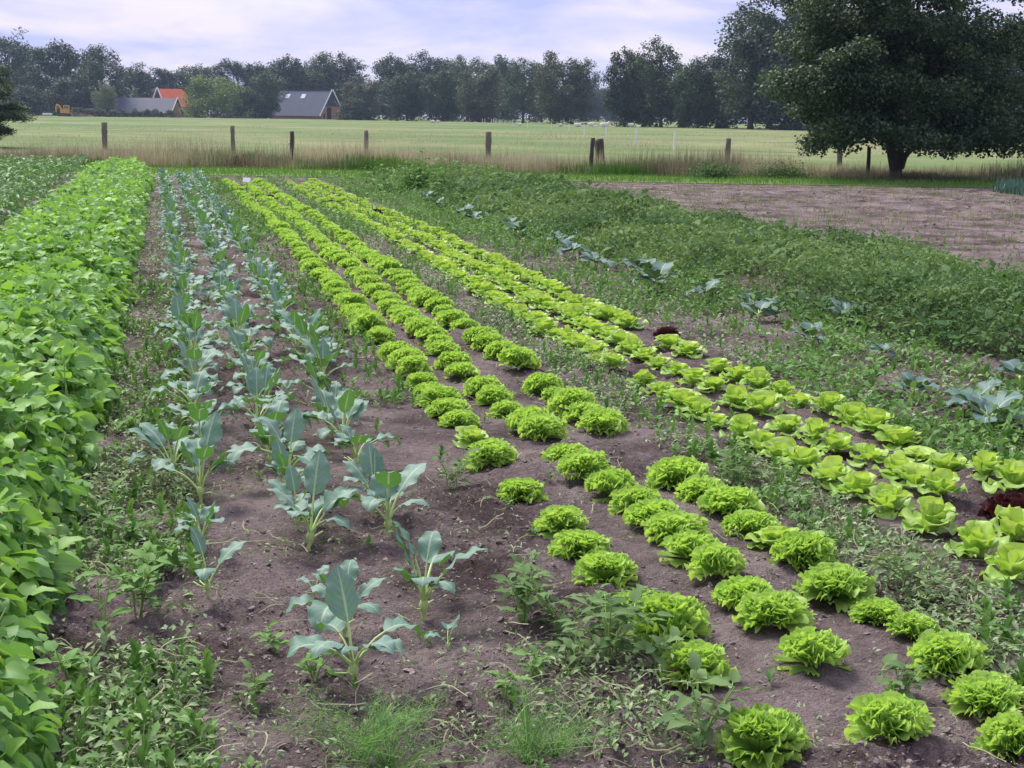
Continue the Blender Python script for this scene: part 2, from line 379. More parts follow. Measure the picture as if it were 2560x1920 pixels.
# ------------------------------------------------------------------ leaf templates
def prof_ovate(t): return np.clip(t, 0, 1) ** 0.42 * np.clip(1 - t, 0, 1) ** 1.0 * 1.95
def prof_ellip(t): return np.sin(np.pi * np.clip(t, 0, 1) ** 0.85) ** 0.75
def prof_spat(t): return np.clip(0.16 + 1.15 * t, 0, 1) ** 1.2 * np.sqrt(np.clip(1 - t ** 5, 0, 1))
def prof_round(t): return np.sqrt(np.clip(1 - (2 * t - 1) ** 2, 0, 1)) ** 0.8
def path_leaf(petL, L, W, e0, e1, prof, nu=8, nv=7, fold=0.15, cup=0.0, ruf=0.0, waves=3, lobes=0.0, petr=0.0035, seed=0, ribw=9.0, matp=1, pets=5, tipcurl=0.0, veined=False):
    """leaf in the y-z plane growing from the origin: elevation e0 at the base, e1 at the tip"""
    g = np.random.default_rng(seed); mb = MB()
    npet = 5; tot = petL + L
    s = np.concatenate([np.linspace(0, petL, npet)[:-1] if petL > 0 else [], petL + np.linspace(0, 1, nu) * L])
    q = s / tot
    ang = e0 + (e1 - e0) * q ** 1.6 - tipcurl * sstep(0.75, 1, q)
    ds = np.diff(s, prepend=s[0])
    am = np.concatenate([[ang[0]], (ang[1:] + ang[:-1]) / 2])
    Y = np.cumsum(ds * np.cos(am)); Z = np.cumsum(ds * np.sin(am))
    k = len(s) - nu
    if petL > 0 and matp is not None:
        pts = np.stack([np.zeros(k + 3), Y[:k + 3], Z[:k + 3]], 1); pts[k:, 2] -= petr * 0.6
        tube(mb, pts, np.linspace(petr * 1.3, petr * 0.6, k + 3), pets, [0.6, 0, 0], matp, cap=False)
    t = np.linspace(0, 1, nu)[:, None]; sx = np.linspace(-1, 1, nv)[None, :]
    w = W / 2 * prof(t)
    if lobes: w = w * (1 + lobes * np.sin(t * 2 * np.pi * waves * 1.3 + np.sign(sx) * 1.1 + g.uniform(0, 6)))
    x = sx * w
    off = fold * np.abs(sx) * w + cup * sx ** 2 * w
    if ruf:
        ph = g.uniform(0, 6.28, 2)
        off = off + ruf * W * np.abs(sx) ** 1.7 * np.sin(t * 2 * np.pi * waves + np.where(sx < 0, ph[0], ph[1])) * (0.3 + 0.7 * prof(t))
    yy = Y[k:, None] - np.sin(ang[k:, None]) * off; zz = Z[k:, None] + np.cos(ang[k:, None]) * off
    v = np.stack([x + 0 * yy, yy, zz], -1).reshape(-1, 3)
    rib = np.exp(-(np.abs(sx) * ribw * (0.6 + 0.8 * t)) ** 2) * (1 - 0.5 * t)
    c = np.stack([np.full(v.shape[0], 0.5), rib.ravel(), np.zeros(v.shape[0])], 1)
    if veined: c[:, 1] = np.broadcast_to(np.abs(sx), rib.shape).ravel(); c[:, 2] = np.broadcast_to(t, rib.shape).ravel()
    mb.add(v, grid_faces(nu, nv), c, 0)
    return mb

def fan_leaf(mb, az, L, phi, e0, e1, nr, na, ruf, waves, g, b, z0=0.0, var=0.5):
    r = (0.12 + 0.88 * np.linspace(0, 1, nr) ** 0.62)[:, None]; ph = np.linspace(-phi, phi, na)[None, :]; wv = waves * g.uniform(.8, 1.2)
    rr = r * (1 + 0.06 * np.sin(ph * waves * 0.3 + g.uniform(0, 6)) * r ** 2 + 0.05 * np.sin(ph * waves * 1.1 + g.uniform(0, 6)) * r ** 3)
    qp = rr * np.cos(ph * 0.8); xs = L * rr * np.sin(ph) * (0.55 + 0.45 * r)
    ang = e0 + (e1 - e0) * np.linspace(0, 1.15, 24) ** 1.4
    st = np.linspace(0, 1.15, 24); dst = np.diff(st, prepend=0) * L
    Yc = np.cumsum(dst * np.cos(ang)); Zc = np.cumsum(dst * np.sin(ang))
    Yp = np.interp(qp, st, Yc); Zp = np.interp(qp, st, Zc); Ap = np.interp(qp, st, ang)
    p1, p2, p3 = g.uniform(0, 6.28, 3)
    off = ruf * L * r ** 5 * np.sin(wv * ph + p1 + 5.0 * r + 2.4 * np.sin(5.3 * ph + p2)) * (0.75 + 0.6 * np.sin(7.7 * ph + p3)) + 0.13 * L * r ** 3 * np.sin(8.5 * ph + p2 + 2 * r)
    off = off + 0.25 * np.abs(np.sin(ph)) * L * r ** 2
    y = Yp - np.sin(Ap) * off; z = Zp + np.cos(Ap) * off
    v = np.stack([xs, y, z], -1).reshape(-1, 3)
    Rm = frames(np.array([az]), np.array([0.0]))[0]
    v = v @ Rm.T; v[:, 2] += z0
    c = np.stack([np.full(len(v), var), (np.broadcast_to(r ** 3, off.shape) * (0.55 + 0.45 * np.sin(waves * ph + p1))).ravel() * 0.8, np.full(len(v), b)], 1)
    mb.add(v, grid_faces(nr, na), c, 0)

def make_frilly(seed, n=46, size=1.0, nr=8, na=49, mat='frilly', name='frilly_lettuce'):
    g = np.random.default_rng(seed); mb = MB()
    for i in range(n):
        t = (i + 0.5) / n
        e0 = R(15 + 70 * t ** (0.8 if seed % 3 else 1.15) + g.normal(0, 11)); L = (0.112 + 0.012 * min(1, t * 2.5) + g.normal(0, 0.005)) * size
        fan_leaf(mb, i * 2.39996 + g.normal(0, 0.2), L, R(40 + g.uniform(-8, 8)), e0, e0 - R(46 * (1 - t) - 22 + g.uniform(-16, 16)), nr, na, 0.125 if na > 20 else .10, 31 if na > 20 else 14, g, 0.15 + 0.6 * t ** 2, 0.012, g.uniform(0.2, 0.8))
    me = mb.mesh(name, mat); v = np.concatenate(mb.v)
    return me

# ------------------------------------------------------------------ GROUND
def sheet(name, poly, z, mat):
    mb = MB(); mb.add([[p[0], p[1], z] for p in poly], [[0, 1, 2, 3]])
    return tag(obj(name, mb.mesh(name, mat, False)), kind='structure')
def cfpoly(u0, u1, d0, d1): return [CF(u0, d0), CF(u1, d0), CF(u1, d1), CF(u0, d1)]
sheet('ground', cfpoly(-750, 750, -60, 1100), -0.16, 'far_ground')
# garden soil
nd, ns = 640, 330
dd = 1.2 * (41.0 / 1.2) ** np.linspace(0, 1, nd); ss = np.linspace(-0.58, 0.58, ns)
Dg, Sg = np.meshgrid(dd, ss, indexing='ij'); Ug = Sg * (Dg + 1.5)
Xg, Yg = CFn(Ug, Dg)
mb = MB(); mb.add(np.stack([Xg, Yg, hgt(Xg, Yg)], -1).reshape(-1, 3), grid_faces(nd, ns))
tag(obj('garden_soil', mb.mesh('garden_soil', 'soil')), kind='structure')
def strip_near(u): return 37.65 - 0.055 * u
def strip_far(u): return 42.2 - 0.11 * u
sheet('grass_strip', [CF(-30, 39.3), CF(30, 36.0), CF(30, 38.9), CF(-30, 45.5)], 0.012, 'strip')
nU, nD = 60, 90
uu = np.linspace(-1, 1, nU); dv = 38.5 * (900 / 38.5) ** np.linspace(0, 1, nD)
Dm, Um = np.meshgrid(dv, uu, indexing='ij'); Um = Um * (Dm * 0.6 + 10)
Xm, Ym = CFn(Um, Dm)
Zm = 0.03 + 0.25 * (fbm(Xm * 0.05, Ym * 0.05, 77, 2) - 0.5) * sstep(60, 120, Dm)
mb = MB(); mb.add(np.stack([Xm, Ym, np.where(Dm < 50, 0.006, Zm)], -1).reshape(-1, 3), grid_faces(nD, nU))
tag(obj('meadow', mb.mesh('meadow', 'meadow')), kind='structure')
#@@SETTING_END

# ------------------------------------------------------------------ far buildings
def cyl_box(name, mat, parent, x0, x1, y0, y1, z0, z1):
    m = MB(); box(m, x0, x1, y0, y1, z0, z1); return obj(name, m.mesh(name, mat, False), parent)
def poly_part(name, mat, parent, pts, faces):
    m = MB(); q = [f for f in faces if len(f) == 4]; t = [f for f in faces if len(f) == 3]
    m.add(pts, q if q else np.zeros((0, 4), int))
    if t: m.t.append(np.array(t)); m.mt.append(np.zeros(len(t), int))
    return obj(name, m.mesh(name, mat, False), parent)
def slab(name, mat, parent, a, b, c, d, th):        # a thick roof slope from four corners
    a, b, c, d = map(np.array, (a, b, c, d)); n = np.cross(b - a, d - a).astype(float); n /= np.linalg.norm(n); n *= th
    return poly_part(name, mat, parent, [a, b, c, d, a - n, b - n, c - n, d - n],
                     [[0, 1, 2, 3], [7, 6, 5, 4], [0, 4, 5, 1], [1, 5, 6, 2], [2, 6, 7, 3], [3, 7, 4, 0]])

# slate barn: gable (local +x end) turned towards the viewer's right
db = 415; bx, by = CF(HU(716, db), db)
barn = thing('barn', 'slate roofed brick barn with white gable edges and a tall dark doorway', 'barn', (bx, by, 0), R(-YAW) - R(40))
bw, bl, bh, be = 4.3, 21.0, 7.9, 1.25            # half width, length, ridge, eaves
wall = cyl_box('wall', 'brick', barn, -bl, -0.02, -bw + 0.35, -bw + 0.65, -0.1, be + 0.3)
cyl_box('wall', 'brick', barn, -bl, -0.02, bw - 0.65, bw - 0.35, -0.1, be + 0.3)
gz = 3.5; gy = (bh - gz) / (bh - be) * bw
m = MB(); prism(m, [(-bw + 0.3, -0.1), (bw - 0.3, -0.1), (bw - 0.3, be), (gy, gz), (-gy, gz), (-bw + 0.3, be)], -0.3, 0.0)
g_ = obj('gable_wall', m.mesh('gable_wall', 'brick', False), barn); g_.rotation_euler = (0, 0, R(90))
m = MB(); prism(m, [(-gy, gz + 0.01), (gy, gz + 0.01), (0, bh - 0.1)], -0.32, 0.06)
g_ = obj('gable_boarding', m.mesh('gable_boarding', 'dark_board', False), barn); g_.rotation_euler = (0, 0, R(90))
rf = slab('roof', 'slate', barn, (-bl, -bw - 0.3, be - 0.4), (0.45, -bw - 0.3, be - 0.4), (0.45, 0, bh), (-bl, 0, bh), 0.2)
rb = slab('roof', 'slate', barn, (0.45, bw + 0.3, be - 0.4), (-bl, bw + 0.3, be - 0.4), (-bl, 0, bh), (0.45, 0, bh), 0.2)
sl = (bh - be + 0.4) / (bw + 0.3)
def roof_pt(x, y, off=0.0): return (x, y, bh - abs(y) * sl + off)
for x in (-17.5, -11.0):
    slab('skylight', 'skylight', rf, roof_pt(x, -1.5, 0.14), roof_pt(x + 1.7, -1.5, 0.14), roof_pt(x + 1.7, -0.75, 0.14), roof_pt(x, -0.75, 0.14), 0.08)
cyl_box('ridge_cap', 'slate_ridge', barn, -bl, 0.4, -0.18, 0.18, bh - 0.1, bh + 0.16)
for sgn in (-1, 1):
    a = np.array([0.47, sgn * (bw + 0.35), be - 0.45]); b_ = np.array([0.47, 0, bh + 0.06])
    slab('verge_board', 'white_paint', barn, a, a + (0.1, 0, 0), b_ + (0.1, 0, 0), b_, 0.32 * sgn)
cyl_box('door', 'black_gap', barn, 0.1, 0.36, -1.9, -0.4, 0.0, 3.3)
cyl_box('window', 'black_gap', barn, 0.1, 0.35, -3.25, -2.75, 0.25, 1.5)
cyl_box('window', 'black_gap', barn, 0.1, 0.35, 2.75, 3.3, 0.3, 1.5)

# long low shed
ds = 402; sx, sy = CF(HU(282, ds), ds)
shed = thing('shed', 'long low shed with dark slate roof behind the grey willow', 'shed', (sx, sy, 0), R(-YAW) - R(6))
hl, hw_, hr, he = 13.0, 5.2, 5.1, 1.3
cyl_box('wall', 'brick', shed, -hl + 0.4, hl - 0.4, -hw_ + 0.4, hw_ - 0.4, -0.1, he)
slab('roof', 'slate', shed, (-hl, -hw_, he - 0.2), (hl, -hw_, he - 0.2), (hl, 0, hr), (-hl + 7.5, 0, hr), 0.15)
slab('roof', 'slate', shed, (hl, hw_, he - 0.2), (-hl, hw_, he - 0.2), (-hl + 7.5, 0, hr), (hl, 0, hr), 0.15)
poly_part('hip_roof', 'slate', shed, [(-hl, hw_, he - 0.2), (-hl, -hw_, he - 0.2), (-hl + 7.5, 0, hr + 0.01)], [[0, 1, 2]])
poly_part('gable_wall', 'brick', shed, [(hl - 0.35, -hw_ + 0.4, he - .05), (hl - 0.35, hw_ - 0.4, he - .05), (hl - 0.35, 0, hr - 0.3)], [[0, 1, 2]])
for sgn in (-1, 1):
    a = np.array([hl + 0.02, sgn * hw_, he - 0.25]); b_ = np.array([hl + 0.02, 0, hr + 0.06])
    slab('verge_board', 'white_paint', shed, a, a + (0.1, 0, 0), b_ + (0.1, 0, 0), b_, 0.25 * sgn)

# farmhouse with orange roof: its gable faces left
dh = 425; hx, hy = CF(HU(341, dh), dh)
house = thing('farmhouse', 'brick farmhouse with bright orange tiled roof and white edged dark gable', 'house', (hx, hy, 0), R(-YAW) + R(38))
fw, fl, fh, fe = 4.6, 10.5, 7.9, 3.0
cyl_box('wall', 'brick', house, 0.3, fl - 0.2, -fw + 0.35, fw - 0.35, -0.1, fe + 0.2)
slab('roof', 'orange_tile', house, (0, -fw, fe - 0.1), (fl, -fw, fe - 0.1), (fl - 3.0, 0, fh), (0, 0, fh), 0.18)
slab('roof', 'orange_tile', house, (fl, fw, fe - 0.1), (0, fw, fe - 0.1), (0, 0, fh), (fl - 3.0, 0, fh), 0.18)
poly_part('hip_roof', 'orange_tile', house, [(fl, -fw, fe - 0.1), (fl, fw, fe - 0.1), (fl - 3.0, 0, fh + 0.01)], [[0, 1, 2]])
m = MB(); prism(m, [(-fw + 0.3, fe), (fw - 0.3, fe), (0, fh - 0.1)], -0.35, -0.15)
g_ = obj('gable_boarding', m.mesh('gable_boarding', 'dark_board', False), house); g_.rotation_euler = (0, 0, R(90)); g_.location = (0, 0, 0)
for sgn in (-1, 1):
    a = np.array([-0.12, sgn * (fw + 0.1), fe - 0.2]); b_ = np.array([-0.12, 0, fh + 0.08])
    slab('verge_board', 'white_paint', house, a, a + (0.1, 0, 0), b_ + (0.1, 0, 0), b_, 0.5 * sgn)
cyl_box('window', 'black_gap', house, fl - 0.3, fl - 0.15, -1.0, 0.5, 1.2, 2.4)

# digger
de = 385; ex, ey = CF(HU(138, de), de)
dig = thing('excavator', 'small yellow excavator parked by the bushes left of the shed', 'excavator', (ex, ey, 0), R(-YAW))
for y in (-0.9, 0.9):
    m = MB(); prism(m, [(-1.5, 0.25), (-1.25, 0), (1.25, 0), (1.5, 0.25), (1.5, 0.5), (1.25, 0.72), (-1.25, 0.72), (-1.5, 0.5)], y - 0.25, y + 0.25)
    obj('track', m.mesh('track', 'rubber', False), dig)
cyl_box('body', 'yellow_paint', dig, -0.7, 1.7, -1.0, 1.0, 0.8, 1.75)
cb = cyl_box('cab', 'yellow_paint', dig, 0.1, 1.5, -0.95, 0.2, 1.76, 2.85)
cyl_box('window', 'cab_glass', cb, 0.25, 1.35, -0.98, -0.94, 1.95, 2.7)
m = MB(); tube(m, [(-0.4, 0, 1.3), (-1.1, 0, 2.6), (-1.9, 0, 3.0)], [0.26, 0.24, 0.18], 4); obj('boom', m.mesh('boom', 'yellow_paint', False), dig)
m = MB(); tube(m, [(-1.8, 0, 3.05), (-2.05, 0, 2.0), (-2.0, 0, 1.0)], [0.18, 0.18, 0.14], 4); st_ = obj('stick', m.mesh('stick', 'yellow_paint', False), dig)
m = MB(); prism(m, [(-2.3, 0.9), (-1.75, 1.0), (-1.55, 0.5), (-1.8, 0.2), (-2.2, 0.3)], -0.4, 0.4); obj('bucket', m.mesh('bucket', 'rubber', False), st_)
m = MB(); box(m, -1.1, 1.1, -0.5, 0.5, 0.35, 0.8); tube(m, [(-0.6, 0, 0.3), (-0.6, 0, 0.0)], 0.1, 6); tube(m, [(0.6, 0, 0.3), (0.6, 0, 0.0)], 0.1, 6)
x_, y_ = CF(HU(102, 380), 380)
tag(obj('water_trough', m.mesh('water_trough', 'white_plastic', False), None, (x_, y_, 0), R(-YAW)), 'white trough standing in the grass left of the yellow excavator', 'trough')
mh = MB(); a = np.linspace(0, 2 * np.pi, 16, endpoint=False); vv = [[0, 0, 1.3]]; ff = []
for k, (r_, z_) in enumerate(((1.2, 1.1), (2.4, 0.6), (3.4, 0.0))):
    for t_ in a: vv.append([r_ * math.cos(t_) * (1 + .2 * math.sin(3 * t_ + k)), r_ * .7 * math.sin(t_), z_ + 0.12 * math.sin(5 * t_ + k)])
for j in range(16):
    ff.append([0, 0, 1 + j, 1 + (j + 1) % 16])
    for k in range(2): ff.append([1 + k * 16 + j, 1 + (k + 1) * 16 + j, 1 + (k + 1) * 16 + (j + 1) % 16, 1 + k * 16 + (j + 1) % 16])
mh.add(vv, [f for f in ff if f[0] != f[1]]); mh.t.append(np.array([f[1:] for f in ff if f[0] == f[1]])); mh.mt.append(np.zeros(16, int))
x_, y_ = CF(HU(166, 388), 388)
tag(obj('soil_heap', mh.mesh('soil_heap', 'heap'), None, (x_, y_, 0)), 'brown heap between the yellow excavator and the shed roof', 'heap')

# ------------------------------------------------------------------ trees
def quad_tpl(fold=0.25):
    mb = MB(); mb.add([[-.5, 0, 0], [.5, 0, 0], [.5, 1, 0], [-.5, 1, 0]], [[0, 1, 2, 3]]); T = mb.tpl()
    T['v'] = np.array([[0, 0, 0], [.45, .42, fold * .4], [0, 1, -.12], [-.45, .5, fold * .4]]); return T
LEAFQ = quad_tpl()
def rand_dirs(g, n):
    v = g.normal(size=(n, 3)); return v / np.linalg.norm(v, axis=1)[:, None]
def tree_meshes(seed, H, W, trunk_h, nl, leaf, count, mat, airy=0.0, bark='bark', shape='round', low=0.3):
    g = np.random.default_rng(seed); tr = MB(); cr_ = MB()
    r0 = 0.028 * H
    zc = low * H
    tp = [(0, 0, -0.2), (g.normal(0, .05) * W * .1, g.normal(0, .05) * W * .1, trunk_h), (g.normal(0, .04) * W, g.normal(0, .04) * W, H * .62), (g.normal(0, .05) * W, g.normal(0, .05) * W, H * .93)]
    tp = np.array(tp); t4 = np.linspace(0, 3, 14)
    tpp = np.stack([np.interp(t4, [0, 1, 2, 3], tp[:, k]) for k in range(3)], 1)
    tube(tr, tpp, np.linspace(r0, r0 * .12, 14) * np.where(np.arange(14) == 0, 1.35, 1), 7)
    cl = []
    for i in range(nl):
        q = (i + 0.5) / nl; az = i * 2.39996 + g.normal(0, .35)
        z = zc + (H * 0.97 - zc) * q
        if shape == 'round': rad = W / 2 * math.sqrt(max(0.03, 1 - ((z - (zc + H) / 2 - H * 0.0) / ((H - zc) / 2 * 1.08)) ** 2))
        elif shape == 'wide': rad = W / 2 * math.sqrt(max(0.03, 1 - (max(0, z - zc) / ((H - zc) * 1.04)) ** 2))
        else: rad = W / 2 * (1 - 0.75 * q)
        rad *= g.uniform(0.72, 1.12)
        end = np.array([math.cos(az) * rad, math.sin(az) * rad, z + g.normal(0, .03) * H])
        zb = max(trunk_h * .75, z - rad * g.uniform(.5, .9)); st = np.array([np.interp(zb, tpp[:, 2], tpp[:, 0]), np.interp(zb, tpp[:, 2], tpp[:, 1]), zb])
        mid = (st + end) / 2 + g.normal(0, .05, 3) * W + (0, 0, .04 * H)
        s = np.linspace(0, 1, 6)[:, None]; pl = (1 - s) ** 2 * st + 2 * s * (1 - s) * mid + s ** 2 * end
        tube(tr, pl, np.linspace(r0 * .32, r0 * .05, 6), 5, cap=False)
        for f, cs in ((1.0, .17), (.72, .17), (.45, .15)):
            if f < .6 and g.random() < .35 + airy: continue
            p = (1 - f) ** 2 * st + 2 * f * (1 - f) * mid + f ** 2 * end
            for _ in range(3 if f == 1 else 2):
                cl.append((p + g.normal(0, .07, 3) * W, cs * W * g.uniform(.55, 1.15)))
    cl.append((np.array([tpp[-1][0], tpp[-1][1], H * .95]), .1 * W))
    wts = np.array([c[1] ** 2 for c in cl]); wts /= wts.sum()
    cnt = g.multinomial(count, wts)
    P = []; V = []
    for (c, r_), k in zip(cl, cnt):
        d = rand_dirs(g, k); rr = r_ * g.random(k) ** (0.45 if not airy else 0.6)
        p = c + d * rr[:, None] * np.array([1, 1, .72]); P.append(p)
        V.append(np.clip(g.normal(.38, .14, k) + .2 * d[:, 2] + g.normal(0, .22), 0, 1))  # upper leaves of each clump tinted lighter, lit tops painted into the colour
    P = np.concatenate(P); V = np.concatenate(V); P[:, 2] = np.maximum(P[:, 2], .25)
    n = len(P)
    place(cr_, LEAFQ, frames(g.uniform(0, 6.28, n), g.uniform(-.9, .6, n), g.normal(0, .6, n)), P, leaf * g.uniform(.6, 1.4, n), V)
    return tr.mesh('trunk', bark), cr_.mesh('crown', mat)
KIND = {
    'oak': [tree_meshes(s, 17, 13, 3.2, 34, .50, 14000, ['tree_green', 'tree_leaf', 'tree_blue', 'tree_leaf', 'tree_green'][s - 1], low=.10) for s in (1, 2, 3, 4, 5)],
    'airy': [tree_meshes(s, 18, 11, 5, 30, .44, 8500, 'tree_leaf', airy=.2, low=.16) for s in (11, 12)],
    'olive': [tree_meshes(21, 15, 13, 2.6, 32, .46, 14000, 'tree_olive', low=.08)],
    'tall': [tree_meshes(s, 19, 12, 4.5, 34, .46, 13000, ['tree_leaf', 'tree_green', 'tree_blue'][s - 31], airy=.05, low=.12) for s in (31, 32, 33)],
    'bush': [tree_meshes(41, 8, 13, .6, 28, .36, 11000, 'bush_light', shape='wide', low=.08)],
    'bushdark': [tree_meshes(42, 8, 9, .6, 26, .36, 9000, 'tree_leaf', shape='wide', low=.06)],
}
BASE = {'oak': (17, 13), 'airy': (18, 11), 'olive': (15, 13), 'tall': (19, 12), 'bush': (8, 13), 'bushdark': (8, 9)}
def put_tree(px, ytop, wpx, d, kind, label, group=None, var=0, name='tree'):
    H = HZ(px, ytop, d); W = HW(wpx, d); b = BASE[kind]; k = KIND[kind]; tm, cm = k[var % len(k)]
    x, y = CF(HU(px, d), d)
    t = thing(name, label, 'tree' if name == 'tree' else 'bush', (x, y, 0), random.uniform(0, 6.28), (.84 * W / b[1], .84 * W / b[1], .97 * H / b[0]), group)
    obj('trunk', tm, t); obj('crown', cm, t); return t
TREES = [
 (16, 72, 120, 440, 'tall', 'tall tree topping the left end of the wood'),
 (124, 92, 125, 430, 'oak', 'broad round topped tree behind the excavator and bushes'),
 (225, 101, 100, 405, 'airy', 'dark tree with loose open twigs standing behind the grey willow'),
 (622, 126, 95, 440, 'oak', 'tree rising behind the left end of the slate barn roof'),
 (690, 120, 90, 445, 'tall', 'tree behind the middle of the slate barn ridge'),
 (752, 118, 110, 440, 'airy', 'open crowned tree rising behind the barn gable'),
 (575, 158, 80, 400, 'oak', 'dark tree covering the left end of the slate barn'),
 (780, 174, 98, 398, 'olive', 'olive green tree just right of the barn gable'),
 (845, 124, 92, 430, 'oak', 'tree on the right edge of the sky gap beside the barn'),
 (930, 115, 110, 430, 'airy', 'tallest open crowned tree in the middle of the far wood'),
 (880, 160, 100, 375, 'oak', 'dark low branched tree in front of the middle wood'),
 (958, 152, 95, 370, 'oak', 'dense dark tree left of the brownish olive tree'),
 (1035, 147, 108, 360, 'olive', 'brownish olive tree behind the far end of the white posts'),
 (1010, 128, 95, 430, 'tall', 'tree peeping over the brownish olive tree'),
 (1090, 126, 85, 415, 'oak', 'tree between the brownish olive and the grey olive crowns'),
 (1130, 128, 80, 350, 'airy', 'see-through tree left of the large grey olive tree'),
 (1208, 126, 122, 330, 'olive', 'large grey olive round tree left of the sky notch'),
 (1256, 130, 66, 332, 'airy', 'loose twiggy tree on the left side of the sky notch'),
 (1350, 111, 98, 262, 'oak', 'rounded tree on the right side of the sky notch'),
 (1428, 86, 104, 256, 'airy', 'tall pointed tree with thin open top right of the sky notch'),
 (1508, 134, 122, 248, 'oak', 'lower broad tree between the pointed tree and the dark giants'),
 (1622, 10, 185, 235, 'tall', 'very tall dark tree with lacy left edge'),
 (1715, -12, 230, 228, 'oak', 'very tall dark tree just left of the near field tree'),
]
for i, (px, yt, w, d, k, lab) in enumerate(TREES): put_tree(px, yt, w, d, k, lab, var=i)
for i, (px, yt) in enumerate([(285, 140), (330, 146), (375, 148), (420, 142), (468, 140), (515, 128), (560, 136)]):
    put_tree(px, yt + 2, 96, 485, ['oak', 'airy', 'tall'][i % 3], 'distant hazy tree in the low wood behind the farmhouse', 'trees of the low wood behind the farmhouse', var=i)
for i, (px, yt, w, d) in enumerate([(70, 118, 120, 480), (180, 120, 110, 480), (650, 140, 100, 480), (800, 178, 90, 480), (720, 140, 100, 480), (890, 135, 100, 470), (970, 130, 100, 470), (1060, 140, 100, 460), (1170, 140, 90, 420)]):
    put_tree(px, yt, w, d, ['oak', 'tall'][i % 2], 'shaded tree deep inside the wood, mostly hidden by those in front', 'hidden trees inside the wood', var=i)
for i, (px, yt, w, d) in enumerate([(1292, 188, 80, 560), (1325, 196, 80, 600), (1265, 180, 80, 520)]):
    put_tree(px, yt, w, d, 'oak', 'faint bluish tree far away at the bottom of the sky notch', 'far trees in the sky notch', var=i)
for i, (px, yt, w, d) in enumerate([(1390, 125, 110, 285), (1470, 140, 110, 280), (1565, 110, 120, 270), (1660, 60, 140, 262), (1800, 40, 170, 240), (1910, 60, 170, 245), (2020, 30, 180, 240), (2130, 50, 180, 245), (2240, 40, 180, 240)]):
    put_tree(px, yt, w, d, ['oak', 'tall'][i % 2], 'dark tree in the right hand wood, standing behind nearer crowns', 'backing trees of the right hand wood', var=i)
BUSHES = [
 (148, 172, 118, 405, 'bushdark', 'dark green bush behind the yellow excavator'),
 (196, 196, 60, 402, 'bushdark', 'small dark bush left of the grey willow'),
 (52, 190, 110, 400, 'bushdark', 'wide bush at the left end of the meadow edge'),
 (463, 171, 152, 392, 'bush', 'large rounded light green bush between the farmhouse and the barn'),
 (768, 216, 78, 392, 'bushdark', 'low shrub at the right foot of the barn gable'),
 (530, 196, 60, 396, 'bushdark', 'dark bush squeezed between the light round bush and the barn tree'),
]
for i, (px, yt, w, d, k, lab) in enumerate(BUSHES): put_tree(px, yt, w, d, k, lab, name='bush')
# willow: upright streaky crown
g = np.random.default_rng(51); tr = MB(); cr_ = MB()
Hw, Ww = 8.6, 6.6
tube(tr, [(0, 0, -.2), (0.1, 0, 1.2), (0, 0.1, 2.2)], [.5, .42, .4], 8)
for i in range(34):
    az = g.uniform(0, 6.28); sp = g.uniform(.2, 1); e_ = np.array([math.cos(az) * sp * Ww / 2 - .5, math.sin(az) * sp * Ww / 2, Hw * (1 - .45 * sp ** 2) * g.uniform(.8, 1.05)])
    s = np.linspace(0, 1, 7)[:, None]; pl = (1 - s) ** 2 * np.array([0, 0, 2]) + 2 * s * (1 - s) * np.array([e_[0] * .9, e_[1] * .9, e_[2] * .45]) + s ** 2 * e_
    tube(tr, pl, np.linspace(.1, .02, 7), 4, cap=False)
    k = 130; f = g.uniform(.25, 1, k)[:, None]; p = (1 - f) ** 2 * np.array([0, 0, 1.5]) + 2 * f * (1 - f) * np.array([e_[0] * .9, e_[1] * .9, e_[2] * .4]) + f ** 2 * e_ + g.normal(0, .28, (k, 3)); p[:, 2] = np.maximum(p[:, 2], .3)
    place(cr_, LEAFQ, frames(az + g.normal(0, .6, k), g.uniform(.5, 1.4, k), g.normal(0, .8, k)), p, np.stack([g.uniform(.12, .25, k), g.uniform(.5, 1.0, k), g.uniform(.2, .3, k)], 1), g.uniform(0, 1, k))
x_, y_ = CF(HU(232, 390), 390)
t = thing('willow', 'grey green pollard willow standing in front of the long shed', 'tree', (x_, y_, 0)); obj('trunk', tr.mesh('trunk', 'bark'), t); obj('crown', cr_.mesh('crown', 'willow'), t)
# hedge in front of the shed, undergrowth below the wood
def leafmass(name, path, hfun, wfun, n, leaf, mat, g, label, cat=None, kind='stuff'):
    mb = MB(); path = np.array(path, float)
    q = g.uniform(0, len(path) - 1, n); px = np.interp(q, np.arange(len(path)), path[:, 0]); d = np.interp(q, np.arange(len(path)), path[:, 1])
    d = d + g.normal(0, 1, n) * wfun; u = HU(px, d)
    h = hfun * (0.55 + 0.7 * vn(px * .11, d * .0, 5)); z = h * np.sqrt(g.random(n))
    x, y = CFn(u, d)
    place(mb, LEAFQ, frames(g.uniform(0, 6.28, n), g.uniform(-.8, .6, n), g.normal(0, .6, n)), np.stack([x, y, z], 1), leaf * g.uniform(.6, 1.4, n), np.clip(g.normal(.35, .2, n), 0, 1))
    return tag(obj(name, mb.mesh(name, mat)), label, cat, kind=kind)
leafmass('hedge', [(156, 384), (380, 386)], 1.9, 1.0, 5000, .36, 'tree_leaf', g, 'low dark hedge in front of the long shed', 'hedge', None)
leafmass('undergrowth', [(-60, 455), (240, 440), (300, 480), (560, 480), (620, 445), (830, 430), (1000, 400), (1140, 380), (1250, 350)], 8, 4, 26000, .7, 'tree_leaf', g, 'dark undergrowth below the far wood', None)
leafmass('undergrowth', [(1345, 275), (1500, 262), (1700, 245), (2000, 250), (2330, 250)], 7.5, 4, 20000, .6, 'tree_leaf', g, 'dark undergrowth below the right hand wood', None)

